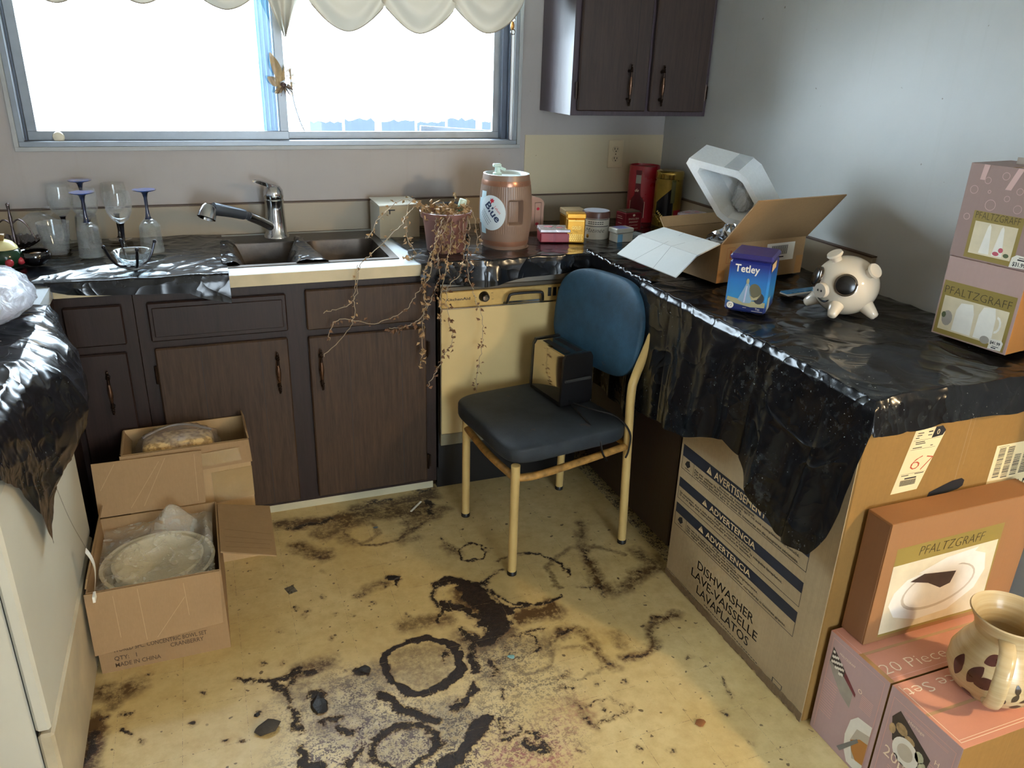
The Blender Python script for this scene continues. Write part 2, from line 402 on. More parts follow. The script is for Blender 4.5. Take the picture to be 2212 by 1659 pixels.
STROKES = [
    (0, 0.016, 1, [(-1.977,-1.381),(-1.934,-1.394),(-1.899,-1.408),(-1.837,-1.396),(-1.789,-1.402)]),
    (1, 0.03, 0.8, [(-1.837,-1.393),(-1.743,-1.391)]),
    (0, 0.014, 0.9, [(-1.9,-1.416),(-1.877,-1.454),(-1.868,-1.505),(-1.869,-1.546)]),
    (0, 0.012, 0.9, [(-1.877,-1.454),(-1.839,-1.414)]),
    (0, 0.02, 0.9, [(-1.864,-1.548),(-1.853,-1.607)]),
    (0, 0.035, 1.2, [(-1.801,-1.494),(-1.795,-1.547)]),
    (0, 0.02, 1.1, [(-1.682,-1.44),(-1.661,-1.462)]),
    (0, 0.016, 0.9, [(-1.331,-1.827),(-1.309,-1.864)]),
    (0, 0.024, 1.2, [(-1.639,-1.55),(-1.604,-1.605),(-1.567,-1.651),(-1.523,-1.69)]),
    (0, 0.018, 1, [(-1.397,-1.607),(-1.433,-1.639),(-1.473,-1.658)]),
    (0, 0.038, 1.2, [(-1.41,-1.721),(-1.464,-1.773),(-1.503,-1.804),(-1.553,-1.836)]),
    (0, 0.02, 1, [(-1.57,-1.686),(-1.621,-1.675),(-1.663,-1.68),(-1.694,-1.707),(-1.69,-1.753),(-1.661,-1.798)]),
    (0, 0.016, 1, [(-1.57,-1.686),(-1.54,-1.728),(-1.538,-1.754),(-1.567,-1.784),(-1.612,-1.801)]),
    (0, 0.02, 0.9, [(-1.868,-1.661),(-1.851,-1.696),(-1.876,-1.723)]),
    (0, 0.03, 1, [(-1.864,-1.713),(-1.812,-1.724)]),
    (0, 0.016, 1, [(-1.51,-1.061),(-1.477,-1.077)]),
    (0, 0.012, 0.9, [(-1.48,-1.076),(-1.489,-1.104)]),
    (0, 0.03, 1.1, [(-1.368,-1.144),(-1.319,-1.135),(-1.273,-1.166),(-1.237,-1.221),(-1.236,-1.282),(-1.202,-1.336)]),
    (0, 0.035, 1.2, [(-1.297,-1.237),(-1.27,-1.294),(-1.261,-1.354),(-1.249,-1.402)]),
    (0, 0.014, 1, [(-1.377,-1.141),(-1.399,-1.203),(-1.384,-1.255),(-1.331,-1.297),(-1.287,-1.345)]),
    (0, 0.03, 1, [(-1.243,-1.303),(-1.198,-1.346)]),
    (0, 0.035, 0.85, [(-1.298,-1.375),(-1.269,-1.438),(-1.327,-1.46),(-1.359,-1.387)]),
    (0, 0.02, 0.9, [(-1.307,-1.147),(-1.22,-1.194)]),
    (0, 0.012, 0.9, [(-1.227,-1.191),(-1.192,-1.159),(-1.145,-1.141)]),
    (0, 0.012, 0.9, [(-1.384,-1.255),(-1.415,-1.324)]),
    (1, 0.045, 1.3, [(-1.175,-1.383),(-1.116,-1.369),(-1.064,-1.375)]),
    (1, 0.03, 1.2, [(-1.058,-1.342),(-1.071,-1.407)]),
    (0, 0.008, 0.9, [(-1.213,-1.241),(-1.215,-1.289),(-1.177,-1.33),(-1.119,-1.34),(-1.055,-1.336)]),
    (0, 0.03, 0.8, [(-1.346,-1.454),(-1.367,-1.496),(-1.381,-1.549)]),
    (1, 0.06, 0.8, [(-1.305,-1.478),(-1.264,-1.482),(-1.317,-1.552)]),
    (0, 0.02, 0.8, [(-1.323,-1.531),(-1.317,-1.571),(-1.339,-1.582)]),
    (0, 0.012, 0.9, [(-1.335,-1.638),(-1.332,-1.673)]),
    (0, 0.01, 0.9, [(-1.299,-1.641),(-1.294,-1.652)]),
    (0, 0.008, 0.8, [(-1.234,-1.461),(-1.174,-1.439),(-1.13,-1.458)]),
    (0, 0.05, 1.15, [(-1.296,-1.188),(-1.255,-1.251),(-1.244,-1.326),(-1.235,-1.385)]),
    (0, 0.04, 1.05, [(-1.281,-1.37),(-1.262,-1.419),(-1.324,-1.451)]),
    (1, 0.07, 1.2, [(-1.303,-1.211),(-1.257,-1.344),(-1.247,-1.435),(-1.342,-1.465)]),
    (0, 0.03, 1, [(-1.371,-1.236),(-1.316,-1.297)]),
    (1, 0.05, 1.1, [(-1.151,-1.38),(-1.06,-1.383)]),
    (1, 0.05, 1, [(-1.75,-0.659),(-1.62,-0.659),(-1.483,-0.648)]),
    (0, 0.022, 0.85, [(-1.784,-0.67),(-1.687,-0.67),(-1.62,-0.659)]),
    (0, 0.02, 0.8, [(-1.489,-0.594),(-1.383,-0.593)]),
    (1, 0.05, 1, [(-1.391,-0.626),(-1.236,-0.586)]),
    (1, 0.018, 1.1, [(-1.145,-1.542),(-1.123,-1.509),(-1.081,-1.481),(-1.04,-1.473),(-1.013,-1.498)]),
    (1, 0.014, 0.9, [(-1.04,-1.473),(-1.014,-1.531),(-1.019,-1.586)]),
    (0, 0.01, 0.75, [(-1.1,-1.49),(-1.039,-1.472)]),
    (1, 0.02, 1.1, [(-0.711,-1.524),(-0.78,-1.517),(-0.822,-1.547),(-0.846,-1.603),(-0.885,-1.631),(-0.956,-1.637)]),
    (0, 0.014, 0.7, [(-0.956,-1.637),(-0.882,-1.638),(-0.845,-1.627)]),
    (0, 0.012, 0.7, [(-0.815,-1.528),(-0.793,-1.512),(-0.728,-1.512)]),
    (0, 0.014, 0.8, [(-1.037,-1.652),(-1.021,-1.654)]),
    (0, 0.012, 0.8, [(-1.007,-1.643),(-0.994,-1.647)]),
    (1, 0.02, 1, [(-1.025,-1.598),(-0.999,-1.661)]),
    (1, 0.03, 0.6, [(-0.935,-1.541),(-0.935,-1.583)]),
    (1, 0.03, 0.8, [(-0.772,-0.962),(-0.832,-1.098),(-0.855,-1.191)]),
    (1, 0.04, 0.9, [(-0.855,-1.191),(-0.877,-1.303),(-0.851,-1.35)]),
    (0, 0.016, 0.7, [(-0.832,-1.113),(-0.85,-1.179)]),
    (1, 0.03, 0.7, [(-0.851,-1.35),(-0.674,-1.278),(-0.594,-1.235)]),
    (0, 0.014, 0.65, [(-0.938,-1.309),(-0.865,-1.313),(-0.882,-1.377)]),
    (1, 0.05, 1, [(-1.805,-0.641),(-1.684,-0.648),(-1.572,-0.669)]),
    (0, 0.018, 0.75, [(-1.752,-0.674),(-1.654,-0.668),(-1.627,-0.651)]),
    (1, 0.04, 0.9, [(-1.544,-0.611),(-1.387,-0.61),(-1.246,-0.62)]),
    (0, 0.016, 0.8, [(-1.285,-0.56),(-1.23,-0.562)]),
    (0, 0.02, 0.8, [(-1.263,-0.65),(-1.268,-0.734)]),
    (1, 0.03, 0.9, [(-1.387,-0.825),(-1.305,-0.772),(-1.244,-0.742)]),
    (0, 0.012, 0.7, [(-1.348,-0.806),(-1.273,-0.749)]),
    (1, 0.03, 0.8, [(-1.698,-0.855),(-1.666,-0.852)]),
    (0, 0.012, 0.7, [(-1.699,-0.869),(-1.665,-0.866)]),
    (1, 0.03, 0.7, [(-1.608,-0.783),(-1.585,-0.835)]),
    (1, 0.03, 0.8, [(-1.431,-0.871),(-1.363,-0.863)]),
    (1, 0.03, 0.7, [(-1.272,-0.953),(-1.261,-1.0)]),
    (0, 0.014, 0.7, [(-1.486,-0.578),(-1.441,-0.574)]),
    (0, 0.012, 0.65, [(-1.275,-0.907),(-1.253,-0.974)]),
    (1, 0.03, 0.7, [(-1.606,-1.109),(-1.528,-1.091)]),
    (0, 0.01, 0.75, [(-1.621,-1.116),(-1.592,-1.114)]),
    (0, 0.01, 0.7, [(-1.542,-1.086),(-1.529,-1.11)]),
    (1, 0.05, 1.3, [(-2.328,-1.411),(-2.331,-1.485),(-2.329,-1.557)]),
    (0, 0.03, 0.8, [(-2.329,-1.456),(-2.333,-1.542)]),
    (1, 0.06, 0.8, [(-2.322,-1.297),(-2.285,-1.344),(-2.244,-1.307)]),
    (0, 0.012, 0.7, [(-2.318,-1.406),(-2.3,-1.401)]),
    (0, 0.012, 0.8, [(-2.265,-1.404),(-2.254,-1.412)]),
    (0, 0.01, 1, [(-2.207,-1.287),(-2.204,-1.281)]),
    (0, 0.01, 1, [(-2.257,-1.459),(-2.245,-1.475)]),
    (0, 0.008, 1, [(-2.221,-1.506),(-2.215,-1.508)]),
    (0, 0.006, 0.8, [(-1.154,-1.769),(-1.106,-1.76),(-1.069,-1.768),(-1.05,-1.797),(-1.048,-1.819)]),
    (0, 0.007, 0.8, [(-1.14,-1.828),(-1.084,-1.823),(-1.027,-1.813)]),
    (0, 0.005, 0.6, [(-1.102,-1.779),(-1.109,-1.818)]),
    (1, 0.012, 0.8, [(-1.178,-1.727),(-1.158,-1.784),(-1.145,-1.837)]),
    (0, 0.004, 0.7, [(-1.168,-1.747),(-1.146,-1.845)]),
    (0, 0.01, 0.8, [(-1.156,-1.648),(-1.131,-1.646)]),
    (0, 0.01, 0.9, [(-1.176,-1.683),(-1.155,-1.691)]),
    (0, 0.008, 0.7, [(-0.743,-1.791),(-0.754,-1.838),(-0.751,-1.866)]),
    (0, 0.02, 0.8, [(-1.388,-1.799),(-1.306,-1.797)]),
    (0, 0.014, 0.7, [(-1.334,-1.772),(-1.301,-1.829),(-1.296,-1.861)]),
    (3, 0.2, 1, [(-1.81,-1.711),(-1.689,-1.664),(-1.616,-1.75),(-1.497,-1.82)]),
    (3, 0.16, 0.9, [(-1.71,-1.526),(-1.613,-1.643),(-1.511,-1.71),(-1.373,-1.742)]),
    (3, 0.12, 0.8, [(-1.329,-1.622),(-1.211,-1.663)]),
    (3, 0.14, 0.9, [(-1.342,-1.544),(-1.249,-1.517)]),
    (3, 0.15, 0.8, [(-1.412,-1.85),(-1.285,-1.835)]),
    (3, 0.1, 0.7, [(-1.853,-1.527),(-1.793,-1.596)]),
    (1, 0.1, 0.75, [(-1.664,-0.734),(-1.486,-0.663),(-1.317,-0.684)]),
    (1, 0.06, 0.7, [(-1.766,-0.79),(-1.685,-0.874)]),
    (1, 0.05, 0.7, [(-1.372,-0.766),(-1.219,-0.716)]),
    (1, 0.08, 0.6, [(-1.28,-1.486),(-1.146,-1.512)]),
    (1, 0.07, 0.7, [(-1.368,-1.415),(-1.28,-1.526),(-1.341,-1.581)]),
    (1, 0.12, 0.6, [(-1.836,-1.482),(-1.71,-1.526),(-1.627,-1.483)]),
    (1, 0.14, 0.7, [(-1.771,-1.604),(-1.641,-1.711),(-1.484,-1.703)]),
    (1, 0.05, 0.8, [(-1.838,-1.401),(-1.749,-1.389)]),
    (1, 0.06, 0.6, [(-1.506,-1.305),(-1.396,-1.32)]),
    (1, 0.05, 0.7, [(-0.672,-1.18),(-0.638,-1.277),(-0.843,-1.365)]),
    (0, 0.02, 0.8, [(-1.757,-1.625),(-1.735,-1.663)]),
    (0, 0.018, 0.8, [(-1.793,-1.596),(-1.756,-1.585)]),
    (0, 0.022, 0.85, [(-1.721,-1.713),(-1.76,-1.742)]),
    (0, 0.016, 0.8, [(-1.572,-1.573),(-1.545,-1.565)]),
    (0, 0.02, 0.8, [(-1.44,-1.471),(-1.399,-1.446)]),
    (0, 0.014, 0.8, [(-1.379,-1.74),(-1.383,-1.77)]),
    (0, 0.007, 0.8, [(-1.718,-1.096),(-1.713,-1.102)]),
    (0, 0.007, 0.8, [(-1.79,-1.164),(-1.785,-1.17)]),
    (0, 0.007, 0.8, [(-1.928,-1.324),(-1.924,-1.329)]),
    (0, 0.007, 0.8, [(-1.868,-1.344),(-1.864,-1.349)]),
    (0, 0.007, 0.8, [(-1.721,-1.295),(-1.717,-1.301)]),
    (0, 0.007, 0.8, [(-1.709,-1.418),(-1.705,-1.423)]),
    (0, 0.007, 0.8, [(-1.774,-1.147),(-1.769,-1.153)]),
    (0, 0.007, 0.8, [(-1.867,-1.203),(-1.863,-1.209)]),
    (0, 0.007, 0.8, [(-1.804,-1.114),(-1.799,-1.12)]),
    (0, 0.007, 0.8, [(-1.697,-0.952),(-1.692,-0.959)]),
    (0, 0.007, 0.8, [(-1.943,-1.512),(-1.939,-1.517)]),
    (0, 0.007, 0.8, [(-2.034,-1.574),(-2.03,-1.578)]),
    (0, 0.007, 0.8, [(-2.097,-1.491),(-2.093,-1.495)]),
    (0, 0.007, 0.8, [(-1.992,-1.589),(-1.988,-1.593)]),
    (0, 0.007, 0.8, [(-1.653,-1.211),(-1.648,-1.216)]),
    (0, 0.007, 0.8, [(-1.587,-1.164),(-1.583,-1.17)]),
    (0, 0.007, 0.8, [(-1.703,-1.182),(-1.699,-1.188)]),
    (0, 0.007, 0.8, [(-2.073,-1.4),(-2.069,-1.405)]),
    (0, 0.007, 0.8, [(-0.78,-1.697),(-0.777,-1.702)]),
    (0, 0.007, 0.8, [(-0.814,-1.903),(-0.811,-1.908)]),
    (0, 0.007, 0.8, [(-1.015,-1.959),(-1.012,-1.963)]),
    (0, 0.007, 0.8, [(-0.801,-2.004),(-0.799,-2.008)]),
    (0, 0.007, 0.8, [(-1.073,-1.924),(-1.07,-1.928)]),
    (0, 0.007, 0.8, [(-1.221,-1.888),(-1.218,-1.892)]),
    (0, 0.007, 0.8, [(-1.0,-1.717),(-0.997,-1.722)]),
    (0, 0.007, 0.8, [(-1.496,-1.264),(-1.491,-1.27)]),
    (0, 0.007, 0.8, [(-0.723,-1.303),(-0.72,-1.309)]),
    (0, 0.007, 0.8, [(-1.08,-1.708),(-1.077,-1.712)]),
    (2, 0.09, 0.8, [(-1.222,-1.794),(-1.181,-1.776)]),
    (2, 0.12, 1.2, [(-1.386,-1.873),(-1.294,-1.884)]),
    (2, 0.05, 1, [(-1.296,-1.816),(-1.275,-1.869)]),
    (2, 0.14, 0.15, [(-1.705,-1.627),(-1.801,-1.655),(-1.637,-1.742)]),
    (2, 0.07, 0.3, [(-1.43,-1.799),(-1.367,-1.791)]),
    (2, 0.07, 0.12, [(-1.739,-1.481),(-1.667,-1.558)]),
]
RINGS = [(0, -1.503, -1.477, 0.104, 0.024, 1.25, 0, 360), (0, -1.207, -1.012, 0.05, 0.008, 0.85, 0, 360), (0, -1.075, -1.205, 0.135, 0.008, 0.95, -15, 75), (1, -1.075, -1.205, 0.135, 0.01, 0.9, 70, 120), (0, -1.075, -1.205, 0.135, 0.01, 0.9, 190, 300), (1, -1.483, -0.762, 0.112, 0.014, 0.9, 0, 360), (1, -1.21, -1.55, 0.06, 0.012, 0.8, 0, 360), (1, -1.1, -1.607, 0.07, 0.01, 0.55, 0, 360), (1, -0.86, -1.25, 0.15, 0.02, 0.55, 20, 200), (1, -1.503, -1.477, 0.1, 0.2, 0.45, 0, 360), (1, -1.54, -0.775, 0.06, 0.02, 0.5, 0, 360), (0, -1.215, -1.49, 0.05, 0.008, 0.8, -60, 60)]

# ------------------------------------------------------------------ shared materials
def wall_mat(name, c, seed):
    t = NT(name)
    v = t.coord('World', loc=(seed, 0, 0))
    f = t.noise(v, 2.2, 5); g = t.noise(v, 70, 3); sp = t.noise(v, 55, 2, .4)
    base = col4(c)[:3]
    cc = t.ramp(f, [(.25, tuple(x*.9 for x in base)), (.75, tuple(min(1, x*1.06) for x in base))])
    spot = t.ramp(sp, [(.77, 0.0), (.8, .7)])
    cc = t.mix(spot, cc, '#6a5a48')
    drip = t.noise(t.coord('World', scale=(26, 26, .9), loc=(seed*3, 0, 0)), 1.3, 4)
    cc = t.mix(t.math('MULTIPLY', t.ramp(drip, [(.58, 0.0), (.85, 1.0)]), .10), cc, '#7a6848')
    t.link(cc, t.b.inputs['Base Color'])
    t.b.inputs['Roughness'].default_value = .42
    t.b.inputs['Specular IOR Level'].default_value = .35
    t.bump(g, .06, .003)
    return t.m
PAINT = wall_mat('old_wall_paint', '#9f9893', 1.0)
PAINT2 = wall_mat('old_wall_paint_window_lit', '#b4b6b3', 5.0)  # same finish as the other walls; window light painted in as a lighter, cooler tone
LAMIN = wall_mat('cream_wall_laminate', '#bfb193', 9.0)
CEIL = M('ceiling_paint', '#d8d5cc', .8, var=.05)
DWOOD = wood('dark_cabinet_stain', '#170e0b', '#2e1f1a', .4, spec=.32)
VENEER = wood('brown_door_veneer', '#22160f', '#463323', .45, spec=.3)
BRONZE = M('aged_bronze', '#2a1d14', .35, .8, var=.3, scale=30)
COPPER = M('worn_copper', '#5f4636', .28, .8, var=.15, scale=30)
ALU = M('window_aluminium', '#7c8186', .4, .6, var=.12, scale=12)
ALUW = M('painted_window_trim', '#9c9e9c', .45, var=.1, scale=8)
ALUD = M('dark_window_track', '#4a5260', .5, .3, var=.2)
CHROME = M('chrome', '#c4c8cc', .14, 1, var=.06, scale=20)
BLACKM = M('black_plastic', '#0d0d0f', .35, var=.2)
WHITEP = M('white_plastic', '#d9dad6', .4, var=.05)
PRINTK = M('black_ink', '#15161a', .6, var=.1)
PRINTN = M('navy_ink', '#1b2434', .55, var=.1)
PAPER = M('white_paper', '#dcd8cb', .7, var=.05)

def plastic_sheet(name, dust=.5, tint=(.004, .005, .007)):
    t = NT(name); b = t.b
    v = t.coord('World')
    def crease(sc, pw, dist):
        n = t.noise(v, sc, 2, .5, dist=dist)
        r = t.math('SUBTRACT', 1.0, t.math('ABSOLUTE', t.math('MULTIPLY_ADD', n, 2.0, -1.0)))
        return t.math('POWER', r, pw)
    h = t.math('ADD', t.math('MULTIPLY', crease(4.5, 10, .5), .55), t.math('ADD', t.math('MULTIPLY', crease(9, 8, .6), .2), t.math('MULTIPLY', t.noise(v, 3.5, 2), 1.2)))
    t.bump(h, .38, .012)
    sp = t.ramp(t.noise(v, 160, 2, .5), [(.70, 0.0), (.76, 1.0)])
    big = t.ramp(t.noise(v, 5, 3), [(.45, 0.0), (.7, 1.0)])
    film_ = t.ramp(t.noise(v, 34, 6, .7), [(.5, 0.0), (.8, 1.0)])
    d = t.math('MAXIMUM', t.math('MULTIPLY', t.math('MULTIPLY', sp, big), dust),
               t.math('MULTIPLY', t.math('MULTIPLY', film_, big), .22*dust))
    t.link(t.mix(d, tint, '#8d948f'), b.inputs['Base Color'])
    t.link(t.math('MULTIPLY_ADD', d, .5, .2, clamp=True), b.inputs['Roughness'])
    b.inputs['Specular IOR Level'].default_value = .38
    return t.m
BAG = plastic_sheet('black_bin_liner', .55)
BAG2 = plastic_sheet('black_bin_liner_dusty', 1.0)

# ------------------------------------------------------------------ floor
def stain_fields(X, Y):
    ch = [np.zeros_like(X) for _ in range(4)]
    wx = X + .02*(fbm(X*24, Y*24, 3)-.47)*2 + .006*(vnoise(X*110, Y*110, 13)-.5); wy = Y + .02*(fbm(X*24, Y*24, 8)-.47)*2 + .006*(vnoise(X*110, Y*110, 18)-.5)
    patchy = .62 + .85*fbm(X*17, Y*17, 29)
    for c, w, st, pts in STROKES:
        best = np.full(X.shape, 9.0)
        P = pts if len(pts) > 1 else pts*2
        for (ax, ay), (bx, by) in zip(P[:-1], P[1:]):
            dx, dy = bx-ax, by-ay; L = dx*dx+dy*dy+1e-12
            t = np.clip(((wx-ax)*dx+(wy-ay)*dy)/L, 0, 1)
            best = np.minimum(best, np.hypot(wx-ax-t*dx, wy-ay-t*dy))
        soft = {0: .02, 1: .035, 2: .08, 3: .12}[c]
        f = np.clip((w/2+soft*.5-best)/soft, 0, 1)*st*(patchy if c < 2 else 1)
        ch[c] = np.maximum(ch[c], f)
    for c, cx, cy, r, w, st, a0, a1 in RINGS:
        d = np.abs(np.hypot(wx-cx, wy-cy)-r)
        an = np.degrees(np.arctan2(wy-cy, wx-cx))
        if w > .15:
            f = np.clip((r-np.hypot(wx-cx, wy-cy))/.02, 0, 1)*st
        else:
            soft = .009
            f = np.clip((w/2+soft*.5-d)/soft, 0, 1)*st*(.72+.5*fbm(an*.05, an*0+cx, 5))
            if a1-a0 < 359:
                m = (an-a0) % 360 <= (a1-a0); f = f*m
        ch[c] = np.maximum(ch[c], f)
    return np.stack(ch, -1)
def floor_mat():
    t = NT('stained_vinyl_floor'); b = t.b
    v = t.coord('World')
    at = t.new('ShaderNodeAttribute', attribute_name='stain')
    sep = t.new('ShaderNodeSeparateColor'); t.link(at.outputs['Color'], sep.inputs[0])
    n1 = t.noise(v, 3, 5); n2 = t.noise(v, 75, 5, .7); n3 = t.noise(v, 210, 3, .6); n4 = t.noise(v, 22, 5, .7)
    base = t.ramp(n1, [(.3, '#c1a76c'), (.7, '#d0ba86')])
    base = t.mix(t.math('MULTIPLY', t.ramp(n4, [(.4, 0.0), (.75, 1.0)]), .4), base, '#8f6c33')
    # light brown film
    film_ = t.math('MULTIPLY', t.math('MULTIPLY', sep.outputs[1], 1.35), t.ramp(t.math('ADD', t.math('MULTIPLY', n2, .6), t.math('MULTIPLY', n4, .4)), [(.30, 0.0), (.56, 1.0)]), clamp=True)
    c = t.mix(t.math('MULTIPLY', film_, .95, clamp=True), base, '#4a2f16')
    # chalky, speckled zone
    zone = at.outputs['Alpha']
    c = t.mix(t.math('MULTIPLY', zone, t.ramp(n2, [(.35, 0.0), (.6, .85)]), clamp=True), c, '#c9b78e')
    sp = t.ramp(t.math('ADD', t.math('MULTIPLY', n2, .42), t.math('ADD', t.math('MULTIPLY', n4, .26), t.math('MULTIPLY', n3, .32))), [(.49, 0.0), (.535, 1.0)])
    c = t.mix(t.math('MULTIPLY', t.math('MULTIPLY', zone, sp), .95, clamp=True), c, '#33221a')
    # pink
    c = t.mix(t.math('MULTIPLY', sep.outputs[2], t.ramp(n2, [(.42, 0.0), (.66, .6)]), clamp=True), c, '#a34e56')
    # crust
    edge = t.math('ADD', sep.outputs[0], t.math('MULTIPLY', t.math('SUBTRACT', t.math('ADD', t.math('MULTIPLY', n2, .45), t.math('ADD', t.math('MULTIPLY', n3, .2), t.math('MULTIPLY', n4, .35))), .5), 3.4))
    crust = t.math('MULTIPLY', t.ramp(edge, [(.46, 0.0), (.66, 1.0)]), t.ramp(sep.outputs[0], [(.02, 0.0), (.12, 1.0)]))
    c = t.mix(t.math('MULTIPLY', t.ramp(sep.outputs[0], [(.0, 0.0), (.5, 1.0)]), t.ramp(n2, [(.35, 0.0), (.6, .75)])), c, '#5a3a1c')
    ccol = t.ramp(n2, [(.35, '#140d09'), (.7, '#36251a')])
    c = t.mix(crust, c, ccol)
    # specks everywhere
    speck = t.math('MULTIPLY', t.ramp(t.noise(v, 48, 2, .4), [(.70, 0.0), (.72, 1.0)]), t.ramp(n1, [(.35, 0.0), (.55, 1.0)]))
    c = t.mix(t.math('MULTIPLY', speck, .8), c, '#3f2a17')
    t.link(c, b.inputs['Base Color'])
    t.link(t.math('MULTIPLY_ADD', crust, .12, t.math('MULTIPLY_ADD', n4, .25, .30), clamp=True), b.inputs['Roughness'])
    b.inputs['Specular IOR Level'].default_value = .45
    hh = t.math('ADD', t.math('MULTIPLY', crust, t.math('MULTIPLY_ADD', n3, .8, .5)), t.math('MULTIPLY', n2, .06))
    t.bump(hh, .8, .004)
    return t.m
FLOORM = floor_mat()
flr = struct(MB().box(-3.1, 3.1, -6.1, .1, -.1, -.0006).build('floor', FLOORM, smooth=False), 'cream vinyl tile floor with dark crusted stains', 'floor')
TS = .1524; TX0 = -.6; TY0 = -.525
NG = 40
for i in range(12):
    for j in range(11):
        x1 = TX0 - i*TS; x0 = x1 - TS; y1 = TY0 - j*TS; y0 = y1 - TS; g = .00035
        xs = np.linspace(x0+g, x1-g, NG+1); ys = np.linspace(y0+g, y1-g, NG+1)
        X, Y = np.meshgrid(xs, ys)
        S = stain_fields(X, Y)
        Z = .0028*np.clip(S[..., 0]-.35, 0, .7)*(.4+1.2*fbm(X*90, Y*90, 4)) 
        vs_ = np.stack([X, Y, Z], -1).reshape(-1, 3)
        idx = np.arange((NG+1)**2).reshape(NG+1, NG+1)
        fs_ = np.stack([idx[:-1, :-1], idx[:-1, 1:], idx[1:, 1:], idx[1:, :-1]], -1).reshape(-1, 4)
        me = bpy.data.meshes.new('tile'); me.from_pydata(vs_.tolist(), [], fs_.tolist())
        me.polygons.foreach_set('use_smooth', [True]*len(me.polygons))
        ca = me.color_attributes.new('stain', 'FLOAT_COLOR', 'POINT')
        ca.data.foreach_set('color', np.clip(S, 0, 1.5).reshape(-1, 4).astype(np.float32).ravel())
        me.materials.append(FLOORM)
        o = bpy.data.objects.new('tile', me); COL.objects.link(o); o.parent = flr

# ------------------------------------------------------------------ room shell
WX0, WX1, WZ0, WZ1 = -2.475, -.72, 1.245, 2.12
wb = MB(); wb.box(-3.1, WX0, 0, .15, 0, 2.44); wb.box(WX1, .12, 0, .15, 0, 2.44)
wb.box(WX0, WX1, 0, .15, 0, WZ0); wb.box(WX0, WX1, 0, .15, WZ1, 2.44)
struct(wb.build('wall_back', PAINT, smooth=False))
struct(MB().box(0, .12, -2.45, 0, 0, 2.44).build('wall_right', PAINT2, smooth=False))
struct(MB().box(.12, 3.1, -2.45, -2.33, 0, 2.44).build('wall_dining', PAINT, smooth=False))
struct(MB().box(3.0, 3.1, -6.1, -2.33, 0, 2.44).build('wall_far', PAINT, smooth=False))
struct(MB().box(-3.1, -2.98, -6.1, 0, 0, 2.44).build('wall_left', PAINT, smooth=False))
wf = MB(); wf.box(-3.1, -1.75, -6.1, -6.0, 0, 2.44); wf.box(-.6, 3.1, -6.1, -6.0, 0, 2.44)
wf.box(-1.75, -.6, -6.1, -6.0, 0, .5); wf.box(-1.75, -.6, -6.1, -6.0, 2.05, 2.44)
struct(wf.build('wall_front', PAINT, smooth=False))
struct(MB().box(-3.1, 3.1, -6.1, .15, 2.44, 2.54).build('ceiling', CEIL, smooth=False))
struct(MB().box(-.66, -.0005, -.0035, 0, 1.03, 1.272).build('trim_1', LAMIN, smooth=False))
# backsplash strips with a dark top bead
SPL = wall_mat('backsplash_laminate', '#9a8d79', 14.0)
BEAD = M('brown_bead', '#4a3626', .5, var=.3, scale=10)
t1 = struct(MB().box(-2.98, 0, -.019, 0, .914, 1.026, .002).build('trim_2', SPL, smooth=False), 'laminate backsplash strip below the window', 'backsplash')
MB().box(-2.98, 0, -.021, 0, 1.0262, 1.0305).build('bead', BEAD, t1, smooth=False)
t2 = struct(MB().box(-.019, 0, -1.32, -.0195, .914, 1.026, .002).build('trim_3', SPL, smooth=False), 'laminate backsplash strip along the right wall', 'backsplash')
MB().box(-.021, 0, -1.32, -.0215, 1.0262, 1.0305).build('bead', BEAD, t2, smooth=False)
# outdoors
GRASS = M('pale_winter_ground', '#777a6c', .95, var=.3, scale=3)
struct(MB().box(-14, 14, .2, 14, -.6, -.5).build('ground_outside', GRASS, smooth=False))
FENCEM = wood('shade_blue_fence_board', '#2a323e', '#384150', .8)  # brown boards coloured with the bluish tone of backlit shade
fence = thing('board_fence', 'bluish weathered board fence seen through the right window pane', 'fence', (0, 4.0, -.5))
xx = -1.02; k = 0
while xx < 3.4:
    w = .255 + .05*random.random(); hgt = 1.50 + .05*random.random()
    tm = MB(); n = 8
    top = [(xx + w*q/n, hgt + .03*random.random()) for q in range(n+1)]
    poly = [(xx, 0), (xx+w, 0)] + top[::-1]
    tm.prism(poly, Fr((0, 0, 0), (1, 0, 0), (0, 0, 1)), 0, .02).build('board', FENCEM, fence, smooth=False)
    xx += w + (.06 if k % 3 == 1 else .022); k += 1
MB().box(-1.02, 3.4, .022, .06, .35, .44).build('rail', FENCEM, fence, smooth=False)
MB().box(-1.02, 3.4, .022, .06, 1.1, 1.19).build('rail', FENCEM, fence, smooth=False)
strut = thing('awning_frame', 'bent metal frame lying outside along the window sill', 'frame', (-1.0, .75, 0))
SM = M('pale_grey_metal', '#59606a', .5, .2)
MB().box(-.52, .17, -.015, .015, -.02, .02).build('bar', SM, strut, smooth=False)
strut.children[0].rotation_euler = (0, -.07, 0); strut.children[0].location = (0, 0, 1.185)
o = MB().box(.0, .75, .02, .045, -.02, .02).build('bar', SM, strut, smooth=False); o.rotation_euler = (0, .06, 0); o.location = (.1, 0, 1.225)
for px in (-.5, .8): MB().tube([(px, .03, -.5), (px, .03, 1.18)], .015, 8).build('post', SM, strut)

